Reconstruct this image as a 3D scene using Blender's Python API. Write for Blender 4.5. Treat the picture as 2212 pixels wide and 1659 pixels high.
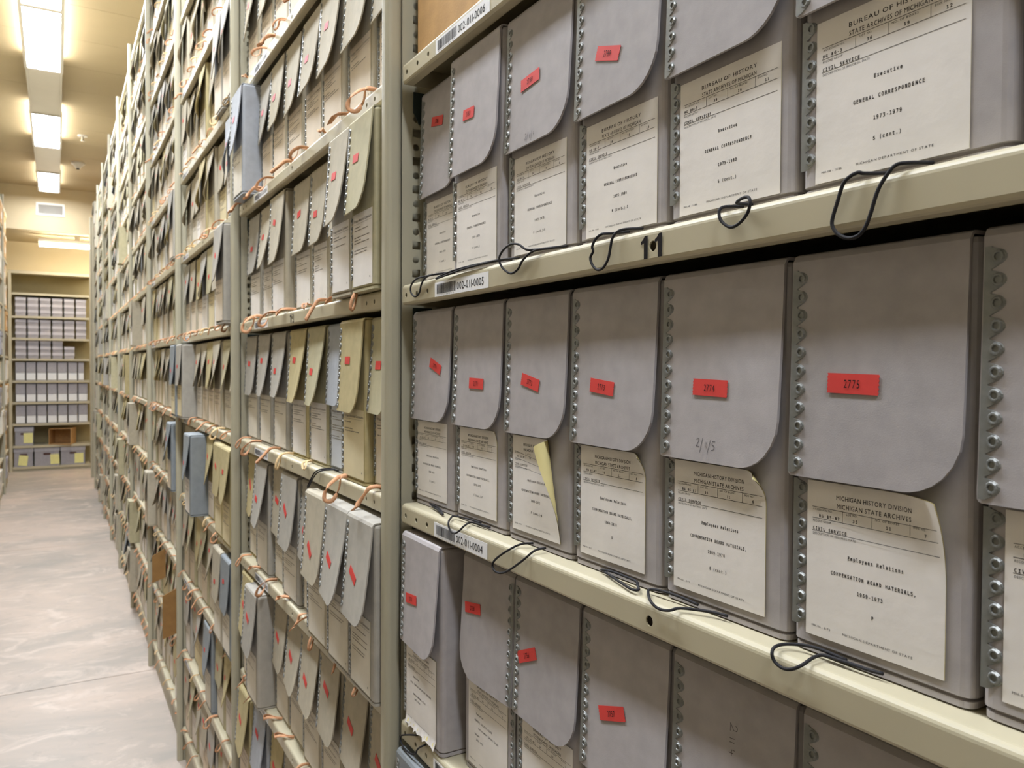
import bpy, bmesh, math, random
from mathutils import Vector, Matrix

random.seed(7)
SC = bpy.context.scene
COL = SC.collection
for o in list(bpy.data.objects):
    bpy.data.objects.remove(o)

# ------------------------------------------------------------------ camera
YAW, PITCH, ROLL = 0.5271, -0.0212, 0.0053
CAM = Vector((1.0015, -0.397, 1.479))
FPX = 1690.1
Fw = Vector((-math.cos(YAW)*math.cos(PITCH), math.sin(YAW)*math.cos(PITCH), math.sin(PITCH)))
Rt = Vector((math.sin(YAW), math.cos(YAW), 0.0))
Up = Rt.cross(Fw)
R2 = Rt*math.cos(ROLL) + Up*math.sin(ROLL)
U2 = -Rt*math.sin(ROLL) + Up*math.cos(ROLL)
cd = bpy.data.cameras.new('camera')
cd.sensor_fit = 'HORIZONTAL'; cd.sensor_width = 36.0
cd.lens = FPX/2212.0*36.0
cd.clip_start = 0.02; cd.clip_end = 60
cd.dof.use_dof = True; cd.dof.focus_distance = 0.66; cd.dof.aperture_fstop = 18.0
cam = bpy.data.objects.new('camera', cd); COL.objects.link(cam)
m = Matrix((R2, U2, -Fw)).transposed().to_4x4(); m.translation = CAM
cam.matrix_world = m
SC.camera = cam

# ------------------------------------------------------------------ world, exposure
w = bpy.data.worlds.new('world'); SC.world = w; w.use_nodes = True
w.node_tree.nodes['Background'].inputs[0].default_value = (1, .95, .85, 1)
w.node_tree.nodes['Background'].inputs[1].default_value = 0.02
SC.view_settings.view_transform = 'Standard'; SC.view_settings.look = 'None'
SC.view_settings.gamma = 1.0; SC.view_settings.use_curve_mapping = False
SC.view_settings.exposure = 0.0
SC.cycles.max_bounces = 5; SC.cycles.diffuse_bounces = 4; SC.cycles.glossy_bounces = 2; SC.cycles.transmission_bounces = 0
SC.cycles.caustics_reflective = False; SC.cycles.caustics_refractive = False
SC.cycles.use_adaptive_sampling = True; SC.cycles.adaptive_threshold = 0.06
SC.cycles.use_denoising = True; SC.cycles.use_light_tree = False
LAMP_DOWN = 73.0      # diffusers under the aisle fixtures
LAMP_UP = 23.0         # open top of the aisle fixtures
LAMP_END = 42.0       # bare tubes over the cross aisle

# ------------------------------------------------------------------ materials
def lin(c):
    c = c/255.0
    return c/12.92 if c <= .04045 else ((c+.055)/1.055)**2.4
def rgb(r, g, b): return (lin(r), lin(g), lin(b), 1)

MATS = {}
def mat(name, col, rough=.7, var=.08, scale=40, bump=0, bscale=300, metal=0, spec=.4, objvar=0, col2=None, stretch=None):
    if name in MATS: return MATS[name]
    m = bpy.data.materials.new(name); m.use_nodes = True; MATS[name] = m
    nt = m.node_tree; N = nt.nodes; L = nt.links
    b = N['Principled BSDF']
    b.inputs['Roughness'].default_value = rough
    b.inputs['Metallic'].default_value = metal
    b.inputs['Specular IOR Level'].default_value = spec
    tc = N.new('ShaderNodeTexCoord')
    src = tc.outputs['Object']
    if stretch:
        mp = N.new('ShaderNodeMapping'); mp.inputs['Scale'].default_value = stretch
        L.new(src, mp.inputs[0]); src = mp.outputs[0]
    nz = N.new('ShaderNodeTexNoise'); nz.inputs['Scale'].default_value = scale; nz.inputs['Detail'].default_value = 6
    L.new(src, nz.inputs['Vector'])
    c2 = col2 or tuple(max(0, x*(1-var*2.2)) for x in col[:3])+(1,)
    mx = N.new('ShaderNodeMix'); mx.data_type = 'RGBA'
    rp = N.new('ShaderNodeMapRange'); rp.inputs[1].default_value = .35; rp.inputs[2].default_value = .65
    L.new(nz.outputs[0], rp.inputs[0]); L.new(rp.outputs[0], mx.inputs[0])
    mx.inputs[6].default_value = col; mx.inputs[7].default_value = c2
    out = mx.outputs[2]
    if objvar:
        oi = N.new('ShaderNodeObjectInfo')
        hv = N.new('ShaderNodeHueSaturation')
        r2 = N.new('ShaderNodeMapRange'); r2.inputs[3].default_value = 1-objvar; r2.inputs[4].default_value = 1+objvar
        L.new(oi.outputs['Random'], r2.inputs[0]); L.new(r2.outputs[0], hv.inputs['Value']); L.new(out, hv.inputs['Color'])
        out = hv.outputs[0]
    L.new(out, b.inputs['Base Color'])
    if bump:
        n2 = N.new('ShaderNodeTexNoise'); n2.inputs['Scale'].default_value = bscale; n2.inputs['Detail'].default_value = 4
        L.new(src, n2.inputs['Vector'])
        bp = N.new('ShaderNodeBump'); bp.inputs['Strength'].default_value = bump; bp.inputs['Distance'].default_value = .001
        L.new(n2.outputs[0], bp.inputs['Height']); L.new(bp.outputs[0], b.inputs['Normal'])
    return m
def emit(name, col, s):
    m = bpy.data.materials.new(name); m.use_nodes = True; MATS[name] = m
    nt = m.node_tree; nt.nodes.clear()
    e = nt.nodes.new('ShaderNodeEmission'); e.inputs[0].default_value = col; e.inputs[1].default_value = s
    o = nt.nodes.new('ShaderNodeOutputMaterial'); nt.links.new(e.outputs[0], o.inputs[0])
    return m

GREY = mat('grey_board', rgb(173,167,167), .75, .05, 60, .09, 1500, objvar=.05)
WARM = mat('warm_grey_board', rgb(182,173,153), .75, .05, 60, .09, 1500, objvar=.06)
STONE = mat('stone_grey_board', rgb(173,168,158), .75, .05, 60, .09, 1500, objvar=.05)
OLIVE = mat('olive_board', rgb(182,174,142), .75, .05, 60, .09, 1500, objvar=.05)
TAN = mat('tan_board', rgb(186,172,128), .75, .06, 60, .09, 1500, objvar=.05)
BLUE = mat('blue_grey_board', rgb(138,144,148), .72, .05, 60, .08, 1500, objvar=.05)
PALEBLUE = mat('pale_blue_board', rgb(172,176,183), .72, .05, 60, .08, 1500)
CARD = mat('kraft_cardboard', rgb(198,158,106), .8, .08, 25, .2, 300, objvar=.08)
PAPER = mat('label_paper', rgb(236,230,224), .8, .03, 30, .15, 150)
PAPERG = mat('grey_label_paper', rgb(224,217,203), .8, .03, 30, .1, 150)
PAPERC = mat('cream_label_paper', rgb(230,216,197), .8, .05, 12, .1, 150)
PAPERY = mat('yellowed_label_paper', rgb(224,210,172), .8, .05, 12, .1, 150)
PAPERB = mat('cool_white_label_paper', rgb(222,228,240), .8, .03, 12, .1, 150)
PAPERBACK = mat('yellow_gummed_paper', rgb(236,222,160), .7, .03, 30)
NOTE = mat('yellow_note_paper', rgb(236,232,160), .8, .03, 20)
INK = mat('black_ink', rgb(38,34,34), .8, .0, 30, spec=.1)
INKSOFT = mat('faded_ink', rgb(138,130,122), .8, .1, 60, spec=.1)
PENCIL = mat('pencil_lead', rgb(84,80,80), .7, .1, 300, spec=.2)
RED = mat('red_tag_paper', rgb(216,64,58), .6, .05, 40)
PINK = mat('pink_tag_paper', rgb(236,136,146), .7, .05, 40)
STRIPM = mat('painted_metal_edge', rgb(136,137,134), .38, .06, 200, metal=.35, spec=.5)
STEEL = mat('putty_steel', rgb(190,181,154), .42, .03, 8, .03, 60, spec=.5)
STEELD = mat('olive_putty_steel', rgb(178,172,150), .5, .03, 8, .03, 60, spec=.4)
CLIP = mat('dark_green_clip', rgb(46,54,50), .5, .1, 40)
STICK = mat('white_sticker', rgb(238,238,240), .5, .01, 20)
CORD = mat('black_elastic_cord', rgb(34,32,36), .75, .2, 900)
RIB = mat('orange_cotton_tape', rgb(214,160,120), .85, .12, 120, .2, 900, objvar=.1)
RIBC = mat('cream_cotton_tape', rgb(232,200,150), .85, .1, 120, .2, 900, objvar=.1)
WALLM = mat('cream_wall_paint', rgb(238,222,186), .85, .02, 3)
CEILM = mat('ceiling_paint', rgb(200,183,150), .85, .03, 2, .05, 80)
HOUS = mat('fixture_enamel', rgb(214,208,196), .5, .02, 5)
SOFF = mat('soffit_paint', rgb(212,197,164), .85, .02, 3)
DARK = mat('dark_void', rgb(30,28,24), .9, .1, 20)
BACKP = mat('back_panel_steel', rgb(176,164,124), .55, .03, 6)
FLAT = mat('pale_grey_file_box', rgb(160,156,160), .75, .04, 20, objvar=.08)
FLATD = mat('grey_file_lid', rgb(194,191,197), .75, .04, 20, objvar=.06)
WHITEL = mat('white_panel_label', rgb(236,238,240), .7, .02, 20)
BANK = mat('grey_banker_board', rgb(164,162,168), .75, .04, 30, objvar=.04)
BANKL = mat('grey_banker_lid', rgb(182,182,190), .75, .04, 30)
PLAST = mat('white_plastic', rgb(236,232,224), .4, .01, 20)
CHROME = mat('brushed_chrome', rgb(200,196,188), .3, .02, 30, metal=.9)
def concrete():
    m = bpy.data.materials.new('concrete_floor'); m.use_nodes = True
    nt = m.node_tree; N = nt.nodes; L = nt.links; b = N['Principled BSDF']
    tc = N.new('ShaderNodeTexCoord')
    def noise(sc, det, rough, dist, st):
        mp = N.new('ShaderNodeMapping'); mp.inputs['Scale'].default_value = st
        n = N.new('ShaderNodeTexNoise'); n.inputs['Scale'].default_value = sc; n.inputs['Detail'].default_value = det
        n.inputs['Roughness'].default_value = rough; n.inputs['Distortion'].default_value = dist
        L.new(tc.outputs['Object'], mp.inputs[0]); L.new(mp.outputs[0], n.inputs['Vector']); return n.outputs[0]
    def ramp(src, lo, hi):
        r = N.new('ShaderNodeMapRange'); r.inputs[1].default_value = lo; r.inputs[2].default_value = hi; L.new(src, r.inputs[0]); return r.outputs[0]
    def mix(f, a, c):
        x = N.new('ShaderNodeMix'); x.data_type = 'RGBA'
        L.new(f, x.inputs[0])
        for s_, i in ((a, 6), (c, 7)):
            if isinstance(s_, tuple): x.inputs[i].default_value = s_
            else: L.new(s_, x.inputs[i])
        return x.outputs[2]
    c = mix(ramp(noise(1.1, 8, .6, .8, (1,.55,1)), .38, .62), rgb(197,179,165), rgb(162,154,145))
    c = mix(ramp(noise(5.5, 10, .68, 1.2, (1,.6,1)), .52, .72), c, rgb(214,198,185))
    c = mix(ramp(noise(14, 8, .7, .5, (1,.7,1)), .56, .8), c, rgb(154,145,136))
    L.new(c, b.inputs['Base Color']); b.inputs['Roughness'].default_value = .42; b.inputs['Specular IOR Level'].default_value = .4
    return m
FLOORM = concrete()
GROUT = mat('floor_joint', rgb(120,112,102), .9, .05, 20)
DIFFE = emit('lit_diffuser_dim', (.95, .97, 1.0, 1), LAMP_DOWN*.62)  # farthest fixture, dimmed so the soffit and vent don't wash out
DIFF = emit('lit_diffuser', (.92, .985, 1.08, 1), LAMP_DOWN)
UPLE = emit('lit_tube_dim', (1, .95, .84, 1), LAMP_UP*.5)  # its upward tubes, dimmed for the same reason
UPL = emit('lit_tube', (1, .96, .86, 1), LAMP_UP)
UPL.cycles.emission_sampling = 'NONE'; UPLE.cycles.emission_sampling = 'NONE'
TUBE = emit('bare_tube', (1, .9, .72, 1), LAMP_END)

# ------------------------------------------------------------------ helpers
def mesh(name, verts, faces, mats, midx=None, smooth=False):
    me = bpy.data.meshes.new(name)
    me.from_pydata([tuple(v) for v in verts], [], faces)
    for mm in (mats if isinstance(mats, (list, tuple)) else [mats]): me.materials.append(mm)
    if midx:
        me.polygons.foreach_set('material_index', midx)
    if smooth:
        me.polygons.foreach_set('use_smooth', [True]*len(faces))
    me.update()
    return me
def obj(name, me, parent=None, loc=(0,0,0), rot=None):
    o = bpy.data.objects.new(name, me); COL.objects.link(o)
    if parent: o.parent = parent
    o.location = loc
    if rot: o.rotation_euler = rot
    return o
def tag(o, label, cat, group=None, kind=None):
    o['label'] = label
    if cat: o['category'] = cat
    if group: o['group'] = group
    if kind: o['kind'] = kind
    return o
def thing(name, label, cat, loc, rot=(0,0,0), group=None, kind=None):
    o = bpy.data.objects.new(name, None); COL.objects.link(o)
    o.empty_display_size = .02
    o.location = loc; o.rotation_euler = rot
    return tag(o, label, cat, group, kind)
def struct(name, me, label=None, parent=None, loc=(0,0,0)):
    o = obj(name, me, parent, loc)
    if not parent: o['kind'] = 'structure'
    if label: o['label'] = label
    return o

class MB:
    def __init__(s): s.v = []; s.f = []; s.m = []
    def add(s, vs, fs, mi=0):
        n = len(s.v); s.v += [tuple(v) for v in vs]; s.f += [tuple(i+n for i in f) for f in fs]; s.m += [mi]*len(fs)
    def box(s, x0, x1, y0, y1, z0, z1, mi=0):
        s.add([(x,y,z) for z in (z0,z1) for y in (y0,y1) for x in (x0,x1)],
              [(0,2,3,1),(4,5,7,6),(0,1,5,4),(2,6,7,3),(0,4,6,2),(1,3,7,5)], mi)
    def slab(s, outer, inner, mi=0, mb=None):
        """two point grids (rows of equal length) closed by a rim"""
        R, C = len(outer), len(outer[0]); n = len(s.v)
        s.v += [tuple(p) for r in outer for p in r] + [tuple(p) for r in inner for p in r]
        I = lambda r, c, k: n + k*R*C + r*C + c
        F = []; M = []
        for r in range(R-1):
            for c in range(C-1):
                F.append((I(r,c,0), I(r+1,c,0), I(r+1,c+1,0), I(r,c+1,0))); M.append(mi)
                F.append((I(r,c,1), I(r,c+1,1), I(r+1,c+1,1), I(r+1,c,1))); M.append(mi if mb is None else mb)
        for r in range(R-1):
            F.append((I(r,0,0), I(r,0,1), I(r+1,0,1), I(r+1,0,0))); M.append(mi)
            F.append((I(r,C-1,0), I(r+1,C-1,0), I(r+1,C-1,1), I(r,C-1,1))); M.append(mi)
        for c in range(C-1):
            F.append((I(0,c,0), I(0,c+1,0), I(0,c+1,1), I(0,c,1))); M.append(mi)
            F.append((I(R-1,c,0), I(R-1,c,1), I(R-1,c+1,1), I(R-1,c+1,0))); M.append(mi)
        s.f += F; s.m += M
    def tube(s, pts, r, n=6, mi=0):
        pts = [Vector(p) for p in pts]
        base = len(s.v); prev = None
        for i, p in enumerate(pts):
            t = (pts[min(i+1, len(pts)-1)]-pts[max(i-1, 0)])
            if t.length < 1e-9: t = Vector((0,0,1))
            t.normalize()
            if prev is None:
                a = Vector((0,0,1)) if abs(t.z) < .9 else Vector((1,0,0))
                prev = t.cross(a).normalized()
            u = (prev - t*prev.dot(t)).normalized(); prev = u; v = t.cross(u)
            for k in range(n):
                a = 2*math.pi*k/n
                s.v.append(tuple(p + u*(r*math.cos(a)) + v*(r*math.sin(a))))
        for i in range(len(pts)-1):
            for k in range(n):
                s.f.append((base+i*n+k, base+i*n+(k+1)%n, base+(i+1)*n+(k+1)%n, base+(i+1)*n+k)); s.m.append(mi)
        s.f.append(tuple(base+k for k in range(n))[::-1]); s.m.append(mi)
        s.f.append(tuple(base+(len(pts)-1)*n+k for k in range(n))); s.m.append(mi)
    def prism(s, poly, a, b, axis='x', mi=0):
        """extrude a closed 2D outline along an axis from a to b"""
        n = len(poly); g = len(s.v)
        f = {'x': lambda p, t: (t, p[0], p[1]), 'y': lambda p, t: (p[0], t, p[1]), 'z': lambda p, t: (p[0], p[1], t)}[axis]
        s.v += [f(p, a) for p in poly] + [f(p, b) for p in poly]
        for i in range(n):
            j = (i+1) % n
            s.f.append((g+i, g+j, g+n+j, g+n+i)); s.m.append(mi)
        s.f.append(tuple(g+i for i in range(n))[::-1]); s.m.append(mi)
        s.f.append(tuple(g+n+i for i in range(n))); s.m.append(mi)
    def build(s, name, mats, smooth=False):
        return mesh(name, s.v, s.f, mats, s.m, smooth)

def fix_normals(me):
    bm = bmesh.new(); bm.from_mesh(me); bmesh.ops.recalc_face_normals(bm, faces=bm.faces); bm.to_mesh(me); bm.free(); return me
def crom(pts, k=5):
    P = [Vector(p) for p in pts]; P = [P[0]*2-P[1]] + P + [P[-1]*2-P[-2]]; out = []
    for i in range(1, len(P)-2):
        for j in range(k):
            t = j/k
            out.append(.5*((2*P[i])+(P[i+1]-P[i-1])*t+(2*P[i-1]-5*P[i]+4*P[i+1]-P[i+2])*t*t+(3*P[i]-P[i-1]-3*P[i+1]+P[i+2])*t**3))
    out.append(P[-2]); return out
def rrect(x0, x1, y0, y1, r, n=4):
    """rounded rectangle outline, counter-clockwise"""
    out = []
    for cx, cy, a0 in ((x1-r, y0+r, -90), (x1-r, y1-r, 0), (x0+r, y1-r, 90), (x0+r, y0+r, 180)):
        for i in range(n+1):
            a = math.radians(a0+90*i/n); out.append((cx+r*math.cos(a), cy+r*math.sin(a)))
    return out

# ------------------------------------------------------------------ glyphs, read once from Blender's own fonts
def load_font(fname):
    try:
        p = bpy.utils.system_resource('DATAFILES', path='fonts')
        return bpy.data.fonts.load(p + '/' + fname)
    except Exception:
        return None
CH = "ABCDEFGHIJKLMNOPQRSTUVWXYZabcdefghijklmnopqrstuvwxyz0123456789.,-()/:"
GL = {}
def make_glyphs(key, font, offset):
    tmp = []
    for c in CH:
        cu = bpy.data.curves.new('t', 'FONT'); cu.body = c
        if font: cu.font = font
        cu.resolution_u = 2; cu.offset = 0 if c in 'MW' else offset
        o = bpy.data.objects.new('t', cu); COL.objects.link(o); tmp.append((c, o))
    bpy.context.view_layer.update()
    dg = bpy.context.evaluated_depsgraph_get()
    for c, o in tmp:
        me = bpy.data.meshes.new_from_object(o.evaluated_get(dg))
        vs = [(v.co.x, v.co.y) for v in me.vertices]; fs = [tuple(p.vertices) for p in me.polygons]
        GL[key, c] = (vs, fs, max([v[0] for v in vs] or [.3]))
        bpy.data.meshes.remove(me)
    for c, o in tmp:
        cu = o.data; bpy.data.objects.remove(o); bpy.data.curves.remove(cu)
make_glyphs('sans', None, 0.0)
make_glyphs('bold', None, 0.006)
_mono = load_font('DejaVuSansMono.woff2')
make_glyphs('mono', _mono, 0.022)

def text2d(txt, x, y, h, font='sans', width=None, align='l', gap=.07, rot=0):
    """flat glyph polygons: (verts2d, faces); h = em size; width squeezes the line to that length"""
    V = []; F = []; cx = 0
    for c in txt:
        if c == ' ':
            cx += .6 if font == 'mono' else .34; continue
        if font == 'mono' and c == '0': c = 'O'      # typewriter nought, no slash
        vs, fs, mx = GL.get((font, c), GL[font, '-'])
        n = len(V); V += [(a+cx, b) for a, b in vs]; F += [tuple(i+n for i in f) for f in fs]
        cx += .602 if font == 'mono' else mx+gap
    tot = cx or 1
    sx = h if width is None else width/tot
    L = tot*sx
    ox = {'l': 0, 'c': -L/2, 'r': -L}[align]
    ca, sa = math.cos(rot), math.sin(rot)
    out = []
    for a, b in V:
        p, q = ox+a*sx, b*h
        out.append((x+p*ca-q*sa, y+p*sa+q*ca))
    return out, F
class Print:
    def __init__(s): s.v = []; s.f = []
    def text(s, *a, **k):
        v, f = text2d(*a, **k); n = len(s.v); s.v += v; s.f += [tuple(i+n for i in q) for q in f]
    def rect(s, x0, y0, x1, y1):
        n = len(s.v); s.v += [(x0,y0),(x1,y0),(x1,y1),(x0,y1)]; s.f.append((n,n+1,n+2,n+3))
    def stroke(s, pts, w):
        for (ax, ay), (bx, by) in zip(pts, pts[1:]):
            dx, dy = bx-ax, by-ay; L = math.hypot(dx, dy) or 1; nx, ny = -dy/L*w/2, dx/L*w/2
            n = len(s.v); s.v += [(ax+nx,ay+ny),(ax-nx,ay-ny),(bx-nx,by-ny),(bx+nx,by+ny)]; s.f.append((n,n+1,n+2,n+3))
    def build(s, name, fn, material):
        return mesh(name, [fn(a, b) for a, b in s.v], s.f, material)

# ------------------------------------------------------------------ room shell
XE = -11.76                 # face of the end shelving
W = 1.067                   # bay pitch
YL = -0.923                 # face of the left-hand shelving
S = [1.297 + (k-4)*.2905 for k in range(12)]
CEIL = 3.82

floor = thing('floor', 'pale concrete floor slabs of the aisle with sawn joints', None, (0,0,0), kind='structure')
xs = [-12.4, -9.6, -6.35, -3.137, .08, 3.3, 5.2]
b = MB(); b.box(-12.4, 5.2, -3.4, 3.0, -.06, -.012)
obj('joint_bed', b.build('joint_bed', GROUT), floor)
for i in range(len(xs)-1):
    b = MB(); b.box(xs[i]+.003, xs[i+1]-.003, -3.4, 3.0, -.05, 0)
    obj('slab', b.build('slab', FLOORM), floor)
b = MB(); b.box(-12.4, -12.3, -3.4, 3.0, 0, 4.0)
struct('wall_end', b.build('wall_end', WALLM), 'cream painted wall above the end shelving')
b = MB(); b.box(5.1, 5.2, -3.4, 3.0, 0, 4.0); struct('wall_front', b.build('wall_front', WALLM), 'cream wall behind the viewer')
b = MB(); b.box(-12.3, 5.1, -3.5, -3.4, 0, 4.0); struct('wall_left', b.build('wall_left', WALLM), 'cream side wall beyond the facing shelving')
b = MB(); b.box(-12.3, 5.1, 3.0, 3.1, 0, 4.0); struct('wall_right', b.build('wall_right', WALLM), 'cream side wall behind the long shelving')
ceil = thing('ceiling', 'cream ceiling of wide flat panels with fine seams', None, (0,0,CEIL), kind='structure')
b = MB(); b.box(-12.4, 5.2, -3.4, 3.0, .012, .08); obj('ceiling_deck', b.build('ceiling_deck', CEILM), ceil)
x = -12.2
pm = None
while x < 5.1:
    if pm is None:
        b = MB(); b.box(.002, .608, -3.4, 3.0, 0, .02); pm = b.build('ceiling_panel', CEILM)
    obj('ceiling_panel', pm, ceil, (x, 0, 0)); x += .61
b = MB(); b.box(-12.3, -11.05, -3.4, 3.0, 3.245, 3.83)
soff = struct('trim_1', b.build('soffit', SOFF), 'boxed cream soffit along the end wall above the vent')

# vent grille on the soffit
v = thing('air_vent', 'white louvred air vent on the cream soffit', 'vent', (-11.05, -.455, 3.53))
fr = MB()
for a in ((-.165,.165,.06,.085),(-.165,.165,-.085,-.06),(-.165,-.14,-.06,.06),(.14,.165,-.06,.06)):
    fr.box(0, .012, a[0], a[1], a[2], a[3])
me = fr.build('vent_frame', PLAST); obj('frame', me, v)
b = MB(); b.box(.0005, .002, -.14, .14, -.06, .06); obj('slat_shade', b.build('slat_shade', DARK), v)  # dark sheet standing for the shade between the slats
b = MB(); b.add([(.001,-.14,.006),(.012,-.14,-.006),(.012,.14,-.006),(.001,.14,.006),(.001,-.14,.009),(.012,-.14,-.003),(.012,.14,-.003),(.001,.14,.009)],
                [(0,1,2,3),(7,6,5,4),(0,4,5,1),(1,5,6,2),(2,6,7,3),(3,7,4,0)])
sl = fix_normals(b.build('slat', mat('grey_vent_blade', rgb(206,202,192), .5)))
for i in range(6): obj('slat', sl, v, (0,0,-.048+i*.0195))

# ------------------------------------------------------------------ ceiling light run above the aisle
LY0, LY1, LZ = -.592, -.34, 3.70
runs = [(-10.74,-9.58,1),(-9.58,-8.36,0),(-8.36,-7.14,1),(-7.14,-5.94,0),(-5.94,-4.74,1),(-4.74,-3.54,1),(-3.54,-2.34,0),
        (-2.34,-1.14,1),(-1.14,.06,1),(.06,1.26,0),(1.26,2.46,1)]
names = {0:'lit ceiling light in the run, farthest from the camera beside the vent', 2:'lit ceiling light in the run, second before the vent',
 4:'large lit ceiling light in the run, lowest in view of the near pair', 5:'lit ceiling light cut by the top edge of the photo',
 7:'lit ceiling light above the second bay', 8:'lit ceiling light above the marked bay', 10:'lit ceiling light behind the viewer, first', 11:'lit ceiling light behind the viewer, last',
 1:'blank cover plate between the two far ceiling lights', 3:'blank cover plate between the large and second ceiling lights', 6:'blank cover plate above the third bay', 9:'blank cover plate above the viewer'}
for i, (x0, x1, lit) in enumerate(runs):
    L = x1-x0; Wd = LY1-LY0
    t = thing('ceiling_light' if lit else 'light_cover', names[i], 'light' if lit else 'cover plate', (x0, LY0, LZ), group='fluorescent run over the aisle')
    if lit:
        f = MB(); e = .02; q = .026
        f.box(0, L, 0, e, 0, .05); f.box(0, L, Wd-e, Wd, 0, .05)
        f.box(0, q, e, Wd-e, 0, .05); f.box(L-q, L, e, Wd-e, 0, .05)
        obj('frame', f.build('light_frame', HOUS), t)
        f = MB(); f.add([(q,e,.010),(q,Wd-e,.010),(L-q,Wd-e,.010),(L-q,e,.010)], [(0,1,2,3)]); obj('diffuser', f.build('diffuser', DIFFE if i == 0 else DIFF), t)
        f = MB(); f.box(q, L-q, e, Wd-e, .0106, .034); obj('tray', f.build('tray', HOUS), t)
        for yy in (.02, Wd-.02):
            f = MB(); f.tube([(.03, yy, .075), (L-.03, yy, .075)], .013, 6); obj('tube', f.build('tube', UPLE if i == 0 else UPL, True), t)
        for xx in (.2, L-.2):
            f = MB(); f.box(xx-.02, xx+.02, Wd/2-.02, Wd/2+.02, .03, .12); obj('hanger', f.build('hanger', HOUS), t)
        for xx in (.3, L-.3):
            for yy in (-.001, Wd+.001):
                f = MB(); f.box(xx-.006, xx+.006, yy-.002, yy+.002, .004, .012); obj('clip', f.build('clip', PLAST), t)
    else:
        f = MB(); f.box(0, L, .02, Wd-.02, .012, .02); f.box(0, L, .006, .02, .004, .09); f.box(0, L, Wd-.02, Wd-.006, .004, .09)
        me = f.build('cover', HOUS); obj('cover', me, t)
        f = MB(); f.box(.02, L-.02, .04, Wd-.04, .02, .12); obj('channel', f.build('channel', HOUS), t)

# strip light over the cross aisle
t = thing('strip_light', 'bare twin tube strip light hanging over the cross aisle', 'light', (-11.35, -.60, 3.06))
f = MB(); f.box(-.05, .05, 0, 2.4, .075, .12); obj('housing', f.build('housing', HOUS), t)
for xx in (-.045, .045):
    f = MB(); f.tube([(xx, .01, .045), (xx, 2.39, .045)], .019, 10); obj('tube', f.build('end_tube', TUBE, True), t)
for yy in (.46, 1.9):
    f = MB(); f.prism([(-.02,.12),(.02,.12),(.035,.186),(-.035,.186)], yy-.03, yy+.03, 'y'); obj('hanger', fix_normals(f.build('hanger', HOUS)), t)

# sprinkler head and smoke detector
t = thing('sprinkler_head', 'small white sprinkler head on the ceiling beside the light run', 'sprinkler', (-8.15, -.155, CEIL))
f = MB(); f.prism(rrect(-.045,.045,-.045,.045,.044,6), -.012, 0, 'z'); obj('plate', f.build('plate', PLAST, False), t)
f = MB(); f.tube([(0,0,-.012),(0,0,-.05)], .012, 8); obj('nozzle', f.build('nozzle', CHROME), t)
f = MB(); f.prism(rrect(-.022,.022,-.022,.022,.021,5), -.056, -.052, 'z'); obj('deflector', f.build('deflector', CHROME), t)
t = thing('smoke_detector', 'white cone shaped smoke detector on the ceiling, far end', 'detector', (-9.4, -.17, CEIL))
f = MB(); f.prism(rrect(-.07,.07,-.07,.07,.068,6), -.02, 0, 'z'); obj('base', f.build('base', PLAST), t)
f = MB(); f.add([( .06*math.cos(a*math.pi/6), .06*math.sin(a*math.pi/6), -.02) for a in range(12)]+[( .025*math.cos(a*math.pi/6), .025*math.sin(a*math.pi/6), -.065) for a in range(12)],
   [(a,(a+1)%12,12+(a+1)%12,12+a) for a in range(12)]+[tuple(range(12,24))[::-1]]); obj('cone', fix_normals(f.build('cone', PLAST)), t)
f = MB(); f.box(-.016,.016,-.016,.016,-.075,-.065); obj('sensor', f.build('sensor', DARK), t)

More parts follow.
